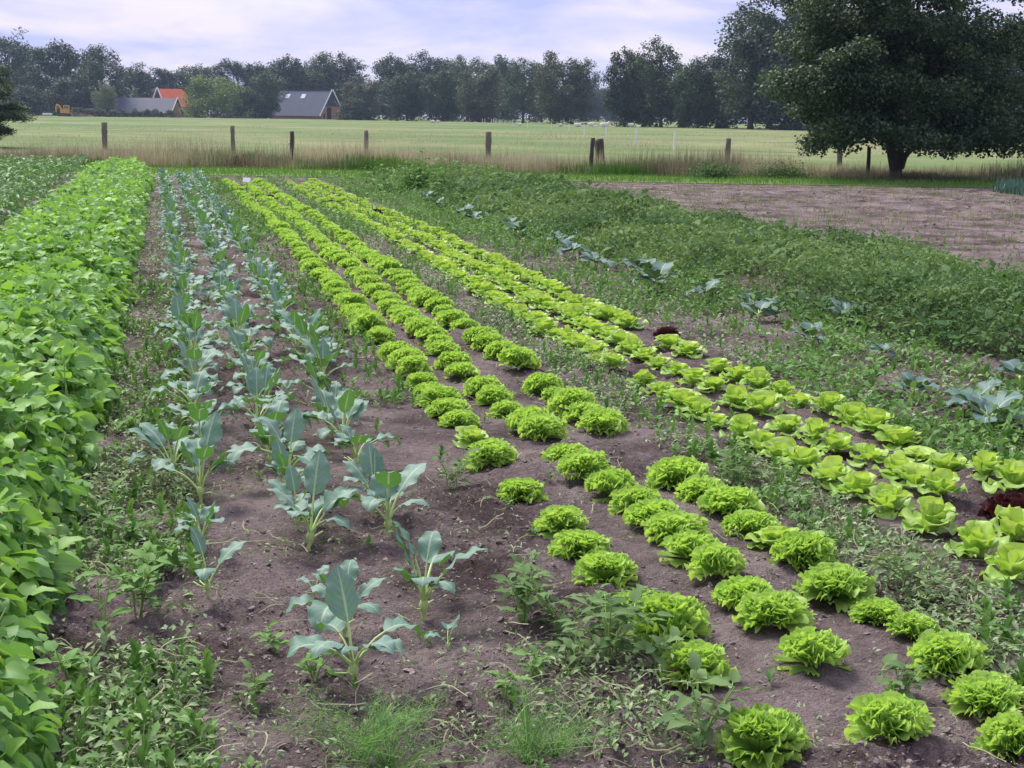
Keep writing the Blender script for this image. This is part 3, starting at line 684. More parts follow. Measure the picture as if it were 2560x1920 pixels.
# the near field tree by the fence, and the tree at the left edge
g = np.random.default_rng(61); tr = MB(); cr_ = MB()
Pl = []
def limb(p0, p1, p2, r0, r1, n=9, sides=8):
    s = np.linspace(0, 1, n)[:, None]; p0, p1, p2 = map(np.array, (p0, p1, p2))
    pl = (1 - s) ** 2 * p0 + 2 * s * (1 - s) * p1 + s ** 2 * p2; pl[1:-1] += g.normal(0, r0 * .25, (n - 2, 3)); tube(tr, pl, np.linspace(r0, r1, n), sides, cap=False); return pl
ends = []
tube(tr, [(0, 0, -.1), (0, 0, .12), (0.0, 0, .30)], [.23, .17, .15], 10)
stems = [((-.08, 0, .15), (-.42, .1, 1.3), (-.9, .3, 4.2), .105), ((.06, .05, .15), (.22, .1, 1.4), (.3, -.2, 4.8), .11), ((.10, -.05, .3), (.7, 0, 1.45), (2.2, .2, 1.5), .09), ((.05, .1, .4), (.6, .5, 2.0), (1.6, 1.2, 4.0), .14), ((-.1, -.1, .4), (-.7, -.4, 1.6), (-2.0, -.7, 2.6), .12)]
for p0, p1, p2, r_ in stems:
    pl = limb(p0, p1, p2, r_, r_ * .35)
    for k in range(16):
        b = pl[g.integers(3, 9)]; az = g.uniform(0, 6.28); L_ = g.uniform(1.2, 2.8); e2 = b + np.array([math.cos(az) * L_, math.sin(az) * L_, g.uniform(-.7, 1.5)]); e2[2] = max(e2[2], .95)
        q = limb(b, (b + e2) / 2 + (0, 0, .25), e2, .05, .012, 6, 5); ends.append(q)
C_ = []
for q in ends:
    for f in (2, 3, 4, 5): C_.append((q[f], g.uniform(.35, .7)))
for i in range(210):                                # fill the dome of the crown
    d_ = rand_dirs(g, 1)[0]; c = np.array([1.0, 0, 3.9]) + d_ * np.array([4.2, 3.6, 3.9]) * g.uniform(.55, 1.0) ** .6
    if c[2] < 1.05: c[2] = g.uniform(1.0, 1.6)
    C_.append((c, g.uniform(.4, .85)))
for az in np.linspace(0, 12.56, 52):                  # drooping skirt
    C_.append((np.array([1.0 + math.cos(az) * g.uniform(2.6, 4.4), math.sin(az) * g.uniform(2.2, 3.4), g.uniform(.75, 1.7)]), g.uniform(.3, .6)))
for c, r_ in C_:
    k = int(430 * (r_ / .6) ** 2); d_ = rand_dirs(g, k); p = c + d_ * (r_ * g.random(k) ** .5)[:, None] * np.array([1, 1, .6]); p[:, 2] = np.maximum(p[:, 2], .6); p = p[~((np.hypot(p[:, 0], p[:, 1]) < 1.2) & (p[:, 2] < 1.15))]; k = len(p); d_ = d_[:k]
    if k == 0: continue
    place(cr_, LEAFQ, frames(g.uniform(0, 6.28, k), g.uniform(-1.0, .4, k), g.normal(0, .6, k)), p, g.uniform(.055, .115, k), np.clip(g.normal(.42, .16, k) + g.normal(0, .18) + .12 * d_[:, 2], 0, 1))  # leaf tint rises towards each clump's top, painted light from above
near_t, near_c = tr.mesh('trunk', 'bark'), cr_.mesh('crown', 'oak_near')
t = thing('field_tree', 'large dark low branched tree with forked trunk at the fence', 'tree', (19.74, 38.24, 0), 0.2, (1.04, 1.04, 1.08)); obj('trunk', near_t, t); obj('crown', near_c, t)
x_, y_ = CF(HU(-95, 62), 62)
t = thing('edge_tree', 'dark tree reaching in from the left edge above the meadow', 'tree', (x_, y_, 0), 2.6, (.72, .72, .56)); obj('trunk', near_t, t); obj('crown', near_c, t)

# ------------------------------------------------------------------ fence posts, white posts, sheep, sign
def post_mesh(h, r_, seed, mat, sides=7, top=.0):
    g = np.random.default_rng(seed); mb = MB(); n = 9
    z = np.linspace(-.25, h, n); pts = np.stack([np.cumsum(g.normal(0, .006, n)), np.cumsum(g.normal(0, .006, n)), z], 1)
    rad = r_ * (1 + g.normal(0, .06, n)); tube(mb, pts, rad, sides)
    return mb.mesh('post', mat)
POSTS = [(224, 265, 60, .115, 0.01, 'post_wood', 'stout weathered fence post, leftmost along the meadow'),
 (504, 272, 57.7, .085, 0.05, 'post_wood', 'notched fence post leaning above the kohlrabi rows'),
 (629, 284, 46, .065, 0.0, 'post_dark', 'thin dark upright stake with a small pale tag'),
 (790, 282, 55.4, .085, -0.04, 'post_wood', 'grey fence post leaning slightly, right of the thin dark stake'),
 (1056, 285, 53.2, .105, 0.02, 'post_wood', 'thick fence post in tall straw below the far white posts'),
 (1277, 298, 43, .060, -0.03, 'post_dark', 'thin dark stake left of the split leaning post'),
 (1302, 300, 51, .11, 0.09, 'post_dark', 'split dark fence post leaning, beside the thin stake'),
 (1575, 299, 49, .085, -0.01, 'post_wood', 'fence post with a white insulator, right of the white posts'),
 (1817, 303, 48, .085, 0.02, 'post_wood', 'grey fence post under the left branches of the field tree'),
 (1880, 318, 42, .055, 0.0, 'post_dark', 'dark stake beside the trunk of the field tree')]
pp = []
for i, (px, yt, d, r_, lean, mt, lab) in enumerate(POSTS):
    h = HZ(px, yt, d); x, y = CF(HU(px, d), d)
    o = thing('fence_post', lab, 'post', (x, y, 0), R(-YAW), group='wooden fence posts along the meadow'); o.rotation_euler = (0, -lean, R(-YAW))
    obj('post', post_mesh(h, r_, 100 + i, mt), o)
    if i == 6:
        m = post_mesh(h * .96, r_ * .6, 140, 'post_wood'); q = obj('post', m, o, (-.15, 0.05, 0)); q.rotation_euler = (0, 0.04, 0)
    if i in (2, 7):
        m = MB(); box(m, -r_ - .07, -r_ + .01, -.03, .03, h * .60, h * .60 + .07); obj('insulator', m.mesh('insulator', 'white_plastic', False), o)
    if r_ > .07: pp.append((x, y, h))
for z in (.62, .92):
    mb = MB(); pts = []
    for (x0, y0, h0), (x1, y1, h1) in zip(pp[:-1], pp[1:]):
        for s in np.linspace(0, 1, 6)[:-1]: pts.append((x0 + (x1 - x0) * s, y0 + (y1 - y0) * s - .1, z - .05 * math.sin(math.pi * s)))
    pts.append((pp[-1][0], pp[-1][1] - .1, z)); tube(mb, pts, .0035, 4)
    tag(obj('fence_wire', mb.mesh('fence_wire', 'wire')), 'thin %s fence wire strung along the wooden posts' % ('lower' if z < .8 else 'upper'), 'wire')
WP = [(69.0, 332.1), (65.6, 313.2), (64.7, 300), (60.4, 282.2), (56.9, 262.3), (52.3, 238), (49.6, 222), (48.7, 212.8), (45.9, 191.9), (44.0, 178.2), (41.2, 161), (37.6, 140), (33.0, 118.0), (30.9, 104.6), (25.1, 79.3), (23.2, 67.2)]
wm = MB(); box(wm, -.05, .05, -.04, .04, -.15, 1.0); box(wm, -.062, .062, -.05, .05, .93, .97); wme = wm.mesh('electric_fence_post', 'white_plastic', False)
NUM = ['first', 'second', 'third', 'fourth', 'fifth', 'sixth', 'seventh', 'eighth', 'ninth', 'tenth', 'eleventh', 'twelfth', 'thirteenth', 'fourteenth', 'fifteenth', 'sixteenth', 'seventeenth', 'eighteenth', 'nineteenth', 'twentieth']
for i, (x, y) in enumerate(WP[::-1]):
    o = obj('electric_fence_post', wme, None, (x, y, 0), R(-YAW), (1, 1, 1.0)); o.rotation_euler = (0, [.03, .09, 0, -.02, .02][i % 5], R(-YAW))
    tag(o, ('white plastic fence post, %s from the near right end of the line' % NUM[i]) if i < 10 else 'tiny white post in the crowded far end of the line', 'post', 'white electric fence posts')
def sheep_mesh(seed, lying):
    g = np.random.default_rng(seed); mb = MB(); zo = .34 if lying else .58
    sp = [(-.56, 0, zo - .02, .05), (-.50, 0, zo, .20), (-.30, 0, zo + .03, .30), (0, 0, zo + .02, .32), (.28, 0, zo + .04, .28), (.44, 0, zo + .12, .20), (.54, 0, zo + .26, .13), (.60, 0, zo + .36, .115), (.70, 0, zo + .34, .10), (.82, 0, zo + .26, .07), (.86, 0, zo + .24, .02)]
    if not lying: sp = [(a, b, c - (.0 if k < 6 else .30 * (k - 5) / 5), r_) for k, (a, b, c, r_) in enumerate(sp)]
    tube(mb, [s[:3] for s in sp], [s[3] for s in sp], 10)
    for sx_, sy_ in ((-.36, .14), (-.36, -.14), (.28, .13), (.28, -.13)):
        if lying: tube(mb, [(sx_, sy_, zo - .1), (sx_ + .2, sy_ * 1.6, .12), (sx_ + .05, sy_ * 2.0, .05)], [.12, .07, .035], 6)
        else: tube(mb, [(sx_, sy_, zo - .05), (sx_ - .02, sy_, .3), (sx_, sy_, 0)], [.11, .05, .035], 6)
    for s_ in (-1, 1): tube(mb, [(.60, s_ * .08, sp[7][2] + .06), (.57, s_ * .22, sp[7][2] + .04)], [.035, .012], 5)
    return mb.mesh('sheep', 'wool')
shm = [sheep_mesh(1, True), sheep_mesh(2, False)]
SHEEP = [(935, 300, 1.25, 0, 'lone white sheep in front of the dark middle wood'), (946, 300, .9, 1, 'small white sheep just right of the lone one below the middle wood'),
 (1123, 250, 1.0, 0, 'white sheep beside the far end of the white post line'), (1211, 244, 1.1, 0, 'white sheep below the large grey olive tree'),
 (1248, 240, 1.45, 0, 'long white sheep lying under the loose twiggy tree'), (1278, 238, 1.2, 1, 'white sheep grazing below the left edge of the sky notch'), (1287, 236, .8, 0, 'small white sheep close behind the grazing one below the notch'),
 (1306, 236, 1.7, 0, 'largest white sheep, lying below the sky notch'), (1325, 234, .7, 0, 'tiny white sheep right of the largest one'),
 (1365, 232, 1.2, 1, 'white sheep in front of the dark trunks at the right'), (1380, 230, .9, 0, 'last white sheep at the right end of the flock')]
for px, d, s_, k, lab in SHEEP:
    x, y = CF(HU(px, d), d); tag(obj('sheep', shm[k], None, (x, y, 0), random.uniform(-.6, .6) + (math.pi if px % 2 else 0), s_ * .72), lab, 'sheep', 'white sheep at the far edge of the meadow')
sg = thing('row_label', 'small white plant label on a stick at the far end of a lettuce row', 'sign', (1.44, 29.19, float(hgt(1.44, 29.19))), R(-YAW))
m = MB(); tube(m, [(0, 0, -.05), (0, 0, .30)], .006, 6); obj('stick', m.mesh('stick', 'post_wood'), sg)
m = MB(); box(m, -.07, .07, -.0025, .0025, -.05, .05); pl_ = obj('plate', m.mesh('plate', 'white_plastic', False), sg, (0, -.012, .30)); pl_.rotation_euler = (R(-38), 0, 0)
#@@FAR_END

# ------------------------------------------------------------------ lettuces
def H1(x, y): return float(hgt(np.array([x]), np.array([y]))[0])
FR = [make_frilly(200 + i, n=[50, 40, 56, 34, 46][i % 5]) for i in range(10)]
FRS = [make_frilly(230 + i, n=30, nr=5, na=19) for i in range(3)]           # plainer heads for the far rows
def butter_leaf(seed, t):
    g = np.random.default_rng(seed)
    e0 = R(20 + 62 * t + g.normal(0, 9))
    return path_leaf(.006, .125 + g.normal(0, .008) - .02 * t, .115 + g.normal(0, .01), e0, e0 - R(46 - 30 * t + g.normal(0, 16)), prof_spat, 14, 15, fold=.05, cup=.05 + .25 * t, ruf=.13, waves=1.6 + g.random(), seed=seed, ribw=7, matp=None, lobes=.05)
BL = []
for i in range(18):
    t = (i % 6) / 5.0; mbl = butter_leaf(300 + i, t); c = np.concatenate(mbl.c); c[:, 0] = np.random.default_rng(i).uniform(.2, .8); c[:, 2] = .1 + .7 * t; mbl.c = [c]; BL.append((t, mbl.mesh('leaf', 'butter'), mbl.tpl()))
def butter_joined(seed, n=17):
    g = np.random.default_rng(seed); mb = MB()
    for i in range(n):
        t = (i + .5) / n; T = BL[int(t * 5.99) + 6 * int(g.integers(0, 3))][2]
        place(mb, T, frames(np.array([i * 2.39996 + g.normal(0, .25)]), np.zeros(1)), np.array([[0, 0, .012]]), np.array([g.uniform(.85, 1.12)]), np.array([g.uniform(.1, .9)]))
    return mb.mesh('pale_lettuce', 'butter')
# the leaf template grows along +y, frames(az, 0) turns +y to the azimuth
BT = [butter_joined(350 + i) for i in range(6)]

ROWS = {
 'A': ([(1.45, 3.35), (1.46, 3.9), (1.48, 4.19), (1.44, 4.38), (1.46, 4.82), (1.45, 5.12), (1.46, 5.43), (1.44, 6.04), (1.43, 6.59), (1.43, 7.06), (1.44, 7.45), (1.44, 7.75), (1.44, 8.05), (1.44, 8.36), (1.44, 8.66), (1.44, 8.96), (1.44, 9.22), (1.41, 9.50)], 10.35, 1.43),
 'B': ([(1.81, 3.36), (1.82, 3.87), (1.84, 4.21), (1.83, 4.43), (1.83, 4.7), (1.82, 4.92), (1.85, 5.19), (1.83, 5.40), (1.83, 5.62), (1.8, 5.88), (1.77, 6.2), (1.78, 6.52), (1.79, 7.08), (1.77, 7.25), (1.76, 7.74), (1.75, 8.02), (1.75, 8.3), (1.73, 8.9), (1.74, 9.2)], 9.75, 1.78),
 'C': ([(2.11, 3.23), (2.19, 3.51), (2.2, 3.76), (2.22, 4.01), (2.19, 4.19), (2.15, 4.42), (2.19, 4.76), (2.17, 4.98), (2.16, 5.21), (2.18, 5.48), (2.15, 5.72), (2.13, 5.97), (2.13, 7.15), (2.12, 7.42), (2.12, 7.7), (2.11, 7.98), (2.11, 8.3), (2.12, 9.04), (2.13, 9.55), (2.11, 9.85), (2.11, 10.15)], 10.9, 2.14),
 'D': ([(2.8, 4.4), (2.84, 4.7), (2.84, 5.05), (2.84, 5.4), (2.82, 5.64), (2.8, 5.85), (2.78, 6.12), (2.78, 6.36), (2.77, 6.57), (2.75, 6.77), (2.77, 7.2), (2.76, 7.45), (2.77, 7.76), (2.75, 8.04), (2.7, 8.25), (2.7, 8.85), (2.71, 9.15)], 9.5, 2.74),
 'E': ([(3.12, 4.91), (3.14, 5.51), (3.12, 5.70), (3.16, 5.94), (3.13, 6.16), (3.11, 6.46), (3.09, 6.68), (3.07, 6.97), (3.13, 7.45), (3.06, 7.65), (3.1, 8.11), (3.06, 8.35), (3.06, 8.64), (3.07, 9.05), (3.08, 9.35)], 9.7, 3.08),
 'F': ([(3.52, 5.58), (3.53, 5.83), (3.47, 6.06), (3.46, 6.31), (3.53, 6.64), (3.52, 6.89), (3.53, 7.15), (3.49, 7.38), (3.41, 7.60), (3.44, 7.91), (3.42, 8.22), (3.41, 8.52), (3.39, 8.82), (3.43, 9.50), (3.39, 9.76)], 10.85, 3.42)}
ROWNAME = {'A': 'the row next to the kohlrabi', 'B': 'the middle frilly row', 'C': 'the third frilly row', 'D': 'the pale row beside the weedy path', 'E': 'the middle pale row', 'F': 'the pale row next to the cabbages'}
SPECIAL = {('A', 9): 'flatter yellowish lettuce among the frilly heads of the row next to the kohlrabi', ('C', 3): 'small ragged lettuce tangled in weeds in the third frilly row', ('C', 4): 'wilted thin lettuce lying in weeds in the third frilly row', ('F', 3): 'limp pale yellow lettuce lying flat in the row next to the cabbages', ('D', 1): 'large pale butter lettuce with tall upright leaves beside the weedy path', ('D', 0): 'pale butter lettuce cut by the right edge, nearest of its row'}
lettuce_xy = []
def add_lettuce(row, k, x, y, far):
    g = random.Random(hash((row, k)) & 0xffff if False else ord(row) * 1000 + k)
    z = H1(x, y) - .008; rz = g.uniform(0, 6.28); frilly = row in 'ABC'
    lettuce_xy.append((x, y))
    if (row, k) in SPECIAL: lab = SPECIAL[(row, k)]
    elif not far: lab = ('bright frilly lettuce, %s head from the near end of %s' if frilly else 'pale lettuce, %s head from the near end of %s') % (NUM[k] if k < 20 else 'twenty-first', ROWNAME[row])
    else: lab = ('bright frilly lettuce in the crowded far stretch of %s' if frilly else 'pale butter lettuce in the crowded far stretch of %s') % ROWNAME[row]
    grp = ('frilly lettuces of ' if frilly else 'pale lettuces of ') + ROWNAME[row]
    if frilly:
        s = g.uniform(.84, 1.16)
        if far: s *= 1.0
        if k < 2 and row != 'A': s *= .92
        sz = s * g.uniform(.70, .95)
        if (row, k) in (('C', 3), ('C', 4)): s, sz = .7, .5
        me = FR[(k * 5 + ord(row)) % 10] if y < 16 else FRS[k % 3]
        if (row, k) == ('A', 9):
            me = BT[2]; s, sz = .95, .75
        if row == 'C' and k == 7: me = BT[1]
        o = obj('frilly_lettuce', me, None, (x, y, z), rz, (s, s, sz)); o.rotation_euler = (g.gauss(0, .07), g.gauss(0, .07), rz); tag(o, lab, 'lettuce', grp)
    else:
        s = g.uniform(.86, 1.16)
        if row == 'D' and k < 3: s *= 1.15
        if far: s *= 1.05
        if not far and y < 7.6:
            t = thing('pale_lettuce', lab, 'lettuce', (x, y, z), rz, (s, s, s * (.35 if (row, k) == ('F', 3) else g.uniform(.85, 1.1) if k > 1 else 1.15)), grp)
            n = 15
            for i in range(n):
                tt = (i + .5) / n; b = BL[int(tt * 5.99) + 6 * g.randrange(3)][1]
                q = g.uniform(.86, 1.12); obj('leaf', b, t, (0, 0, .012), i * 2.39996 + g.gauss(0, .25) - math.pi / 2, q)
        else:
            tag(obj('pale_lettuce', BT[(k * 5 + ord(row)) % 6], None, (x, y, z), rz, (s, s, s * g.uniform(.8, 1.05))), lab, 'lettuce', grp)
for row, (near, y0, xr) in ROWS.items():
    for k, (x, y) in enumerate(near): add_lettuce(row, k, x, y, False)
    k = len(near); y = y0; g = random.Random(ord(row)); last = 36.5 if row in 'ABC' else 35.0
    while y < last and k < 101:
        if g.random() > .035: add_lettuce(row, k, xr + g.gauss(0, .018) - max(0, y - 20) * .012, y, True); k += 1
        y += (.238 if y < 17 else .30) * g.uniform(.86, 1.14)
RL = [make_frilly(260, n=40, nr=6, na=13, mat='red_lettuce', name='red_lettuce')]
for x, y, s, sz, lab in [(3.28, 5.18, 1.15, .85, 'large dark red lettuce among the pale butter heads'), (3.50, 10.15, .85, .8, 'dark red lettuce closing a gap in the row next to the cabbages'), (3.2, 23.7, 1.0, .8, 'small dark red lettuce far along the pale rows'), (1.8, 28.0, .9, .7, 'tiny dark red lettuce near the white plant label')]:
    tag(obj('red_lettuce', RL[0], None, (x, y, H1(x, y)), 1.0, (s, s, s * sz)), lab, 'lettuce', 'red lettuces'); lettuce_xy.append((x, y))

# ------------------------------------------------------------------ kohlrabi
KL = []
for i in range(14):
    g = np.random.default_rng(400 + i); e0 = R([82, 74, 68, 62, 55, 78, 48][i % 7] + g.normal(0, 4)); e1 = R([50, 15, -35, 0, -50, 30, -30][i % 7] + g.normal(0, 12))
    KL.append(path_leaf(g.uniform(.085, .14), g.uniform(.12, .16), g.uniform(.075, .105), e0, e1, prof_ellip, 13, 11, fold=.06 + g.normal(0, .16), cup=g.normal(0, .1), ruf=.085, waves=2.0 + g.random(), lobes=.07, petr=.0042, seed=i, ribw=10, tipcurl=R(g.uniform(0, 35)), veined=True))
KLm = [m.mesh('leaf', ['kohl', 'kohl_stem']) for m in KL]; KLt = [m.tpl() for m in KL]
def kohl_stem(seed):
    g = np.random.default_rng(seed); mb = MB()
    pts = [(0, 0, -.02), (g.normal(0, .003), g.normal(0, .003), .012), (g.normal(0, .004), 0, .028), (0, 0, .04), (0, 0, .055), (0, 0, .068), (0, 0, .085)]
    tube(mb, pts, [.009, .007, .008, .014, .017, .012, .005], 9, [.5, 0, 0])
    for i in range(2):
        az = g.uniform(0, 6.28); tube(mb, [(0, 0, .04), (math.cos(az) * .04, math.sin(az) * .04, .05), (math.cos(az) * .075, math.sin(az) * .075, .08 * g.uniform(.4, 1))], [.004, .0035, .003], 5, [.7, 0, 0])
    return mb.mesh('stem', 'kohl_stem')
KS = [kohl_stem(i) for i in range(4)]
def kohl_joined(seed):
    g = np.random.default_rng(seed); mb = MB()
    tube(mb, [(0, 0, -.02), (0, 0, .03), (0, 0, .05), (0, 0, .08)], [.009, .008, .016, .006], 6, [.5, 0, 0], 1)
    for i in range(8):
        T = KLt[int(g.integers(0, 14))]; place(mb, T, frames(np.array([i * 2.4 + g.normal(0, .4)]), np.zeros(1)), np.array([[0, 0, .05]]), np.array([g.uniform(.8, 1.15)]), np.array([g.uniform(.1, .9)]))
    return mb.mesh('kohlrabi_plant', ['kohl', 'kohl_stem'])
KJ = [kohl_joined(450 + i) for i in range(6)]
KN = {'K1': 'the row beside the beans', 'K2': 'the middle kohlrabi row', 'K3': 'the row beside the lettuces'}
KR = {'K1': ([4.89, 5.45, 6.15, 6.5, 6.9, 7.25, 7.7], .07), 'K2': ([3.96, 4.42, 4.75, 5.4, 5.72, 6.05, 6.4, 6.75, 7.1], .45), 'K3': ([4.24, 4.55, 5.5, 5.82, 6.6, 7.0, 7.35, 7.7], .80)}
KX = {('K2', 0): .92, ('K2', 1): .9, ('K2', 3): 1.0, ('K3', 2): 1.05, ('K1', 0): .7, ('K1', 1): .72, ('K2', 2): .45, ('K3', 0): .35, ('K3', 1): 1.0}
for row, (near, xr) in KR.items():
    g = random.Random(ord(row[1]) + 5); ys = list(near); y = near[-1] + .36
    while y < 37 and len(ys) < 96: ys.append(y); y += .345 * g.uniform(.85, 1.15)
    for k, y in enumerate(ys):
        x = xr + g.gauss(0, .025) - max(0, y - 15) * .010; far = k >= 16
        s = KX.get((row, k), g.uniform(.74, 1.04)); z = H1(x, y)
        lab = ('blue green kohlrabi, %s plant from the near end of %s' % (NUM[k], KN[row])) if not far else 'blue green kohlrabi in the crowded far stretch of %s' % KN[row]
        if (row, k) == ('K3', 0): lab = 'tiny kohlrabi stump with a single small leaf beside the lettuces'
        if (row, k) == ('K2', 0): lab = 'foremost kohlrabi with widely spread leaves and pale swollen stem'
        grp = 'kohlrabi plants of ' + KN[row]
        if y < 10.5:
            t = thing('kohlrabi_plant', lab, 'kohlrabi', (x, y, z), g.uniform(0, 6.28), s, grp)
            obj('stem', KS[k % 4], t); n = 8 if (row, k) not in (('K3', 0), ('K2', 2)) else 3
            if (row, k) == ('K1', 0): n = 4
            for i in range(n):
                b = KLm[(i * 3 + k * 5 + g.randrange(3)) % 14]
                o = obj('leaf', b, t, (0, 0, .046 + .003 * i), i * 2.39996 + g.gauss(0, .3), g.uniform(.85, 1.2))
        else:
            tag(obj('kohlrabi_plant', KJ[k % 6], None, (x, y, z), g.uniform(0, 6.28), s), lab, 'kohlrabi', grp)

# ------------------------------------------------------------------ cabbages
CL = []
for i in range(8):
    g = np.random.default_rng(500 + i); e0 = R(g.uniform(20, 65)); CL.append(path_leaf(g.uniform(.05, .10), g.uniform(.20, .27), g.uniform(.18, .24), e0, e0 - R(g.uniform(30, 70)), prof_round, 9, 9, fold=.12, cup=.1, ruf=.06, waves=2.5, lobes=.05, petr=.007, seed=50 + i, ribw=9, veined=True))
CLm = [m.mesh('leaf', ['cabbage', 'kohl_stem']) for m in CL]
CABS = [(4.42, 16.3, .9), (4.54, 13.9, 1.1), (4.31, 12.8, 1.1), (4.55, 12.2, 1.0), (4.53, 10.94, .8), (5.07, 10.5, .95), (4.35, 9.54, .7), (4.12, 7.62, .8), (4.32, 7.30, .85), (4.15, 6.85, .95), (4.95, 7.86, 1.0), (4.35, 15.0, 1.0), (4.7, 17.6, .9), (4.4, 18.8, 1.0), (4.6, 20.2, .9), (4.35, 21.5, 1.0), (4.5, 23.0, .9), (4.4, 25.0, .9), (4.6, 27.0, .9), (4.75, 11.6, .8), (4.62, 9.0, .55), (4.2, 6.35, .75)]
CABL = {0: 'blue grey cabbage in the weeds, level with the red lettuce gap', 10: 'blue grey cabbage at the foot of the tall weeds by the right edge', 9: 'blue grey cabbage with broad limp leaves nearest the right edge', 7: 'blue grey cabbage with one arched leaf above bare soil', 8: 'blue grey cabbage just behind the broad limp one', 21: 'low cabbage partly cut off by the right edge'}
for i, (x, y, s) in enumerate(CABS):
    g = random.Random(i + 900)
    lab = CABL.get(i, 'blue grey cabbage among the weeds, %s of its row from the near end' % NUM[min(19, sorted(range(len(CABS)), key=lambda j: CABS[j][1]).index(i))])
    t = thing('cabbage_plant', lab, 'cabbage', (x, y, H1(x, y)), g.uniform(0, 6.28), s, 'cabbages between lettuces and weeds')
    m = MB(); tube(m, [(0, 0, -.02), (0, 0, .06), (0, 0, .10)], [.016, .015, .012], 7, [.4, 0, 0]); obj('stem', m.mesh('stem', 'kohl_stem'), t)
    for k in range(7 if y < 14 else 6): obj('leaf', CLm[(k * 3 + i) % 8], t, (0, 0, .06 + .006 * k), k * 2.39996 + g.gauss(0, .3), g.uniform(.55, .92))

# ------------------------------------------------------------------ beans
g = np.random.default_rng(600)
BEAN = [path_leaf(0, 1.0, .86, e0, e1, prof_ovate, 6, 5, fold=f, cup=.1, ruf=.05, waves=1.8, seed=s, ribw=8, matp=None, veined=True) for s, (e0, e1, f) in enumerate([(.15, -.5, .10), (.0, -.7, .25), (.3, -.3, .05), (-.1, -.5, -.12)])]
BEANS = [path_leaf(0, 1.0, .86, e0, e1, prof_ovate, 4, 3, fold=f, seed=s, ribw=8, matp=None, veined=True).tpl() for s, (e0, e1, f) in enumerate([(.15, -.5, .10), (.0, -.7, .25)])]
BEANt = [b.tpl() for b in BEAN]
BX0, BX1 = -1.80, -.46
def bean_pts(n, ya, yb, g):
    y = ya * (yb / ya) ** g.random(n) if ya > 0 else g.uniform(ya, yb, n)
    x = np.where(g.random(n) < .28, g.uniform(BX1 - .14, BX1 + .04, n), g.uniform(BX0, BX1 + .04, n))
    xc, hw = (BX0 + BX1) / 2, (BX1 - BX0) / 2
    e_ = np.clip(np.abs(x - xc) / (hw * 1.04), 0, 1)
    edge = .03 * np.sin(y * 4.1) + .10 * (vn(y * 2.2, x * 0, 9) - .5)
    top = (.46 + .13 * (fbm(x * 2.2, y * 2.2, 71, 2) - .5)) * (1 - e_ ** 5 * .75)
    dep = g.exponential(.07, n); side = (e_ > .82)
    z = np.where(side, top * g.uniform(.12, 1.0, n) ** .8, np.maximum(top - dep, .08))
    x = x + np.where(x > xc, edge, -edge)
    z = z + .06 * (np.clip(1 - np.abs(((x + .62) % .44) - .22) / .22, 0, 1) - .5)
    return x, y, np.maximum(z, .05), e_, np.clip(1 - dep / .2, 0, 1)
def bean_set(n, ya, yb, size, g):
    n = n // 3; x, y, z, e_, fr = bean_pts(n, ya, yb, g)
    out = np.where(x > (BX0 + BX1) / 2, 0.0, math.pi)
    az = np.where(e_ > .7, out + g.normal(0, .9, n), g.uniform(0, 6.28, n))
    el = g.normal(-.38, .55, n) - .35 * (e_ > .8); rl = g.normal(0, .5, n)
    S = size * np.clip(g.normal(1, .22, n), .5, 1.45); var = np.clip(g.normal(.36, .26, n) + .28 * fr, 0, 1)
    P0 = np.stack([x, y, z + hgt(x, y)], 1); P_, R_, S_, V_ = [], [], [], []
    for da in (0.0, 1.45, -1.45):                      # one leaf = three leaflets
        Rm = frames(az + da + g.normal(0, .15, n), el + g.normal(0, .2, n), rl + g.normal(0, .25, n))
        P_.append(P0 + Rm[:, :, 1] * S[:, None] * (.22 if da == 0 else .04)); R_.append(Rm); S_.append(S * g.uniform(.8, 1.1, n)); V_.append(np.clip(var + g.normal(0, .06, n), 0, 1))
    pm = g.permutation(3 * n)
    return np.concatenate(P_)[pm], np.concatenate(R_)[pm], np.concatenate(S_)[pm], np.concatenate(V_)[pm]
beans = thing('bean_bed', 'dense bed of bean plants with broad yellow green leaves along the left side', 'beans', (0, 0, 0))
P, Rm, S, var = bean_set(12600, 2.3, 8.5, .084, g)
u, d = UD(P[:, 0], P[:, 1]); infr = (np.abs(u / (d + 1e-6)) < .36) & (d > 3.2)
score = np.where(infr & (P[:, 2] > .12), d - P[:, 2] * 1.5, 1e9); order = np.argsort(score)[:300]
msk = np.ones(len(P), bool); msk[order] = False
BV = []
for b in BEAN:
    c0 = np.concatenate(b.c)
    for vv in (.1, .3, .5, .7, .9): c = c0.copy(); c[:, 0] = vv; b.c = [c]; BV.append(b.mesh('leaf', 'bean'))
for i in order:
    o = obj('leaf', BV[int(i) % 4 * 5 + int(min(4, var[i] * 5))], beans)
    m4 = np.eye(4); m4[:3, :3] = Rm[i] * S[i]; m4[:3, 3] = P[i]; o.matrix_world = Matrix(m4.tolist())
mb = MB()
idx = np.where(msk)[0]
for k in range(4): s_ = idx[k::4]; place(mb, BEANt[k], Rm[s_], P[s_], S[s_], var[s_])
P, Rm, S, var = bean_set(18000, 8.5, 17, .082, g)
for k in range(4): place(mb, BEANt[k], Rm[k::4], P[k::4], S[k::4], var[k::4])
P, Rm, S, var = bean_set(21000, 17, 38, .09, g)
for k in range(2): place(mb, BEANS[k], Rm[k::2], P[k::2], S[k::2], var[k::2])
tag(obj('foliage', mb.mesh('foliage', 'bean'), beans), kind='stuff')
mb = MB()
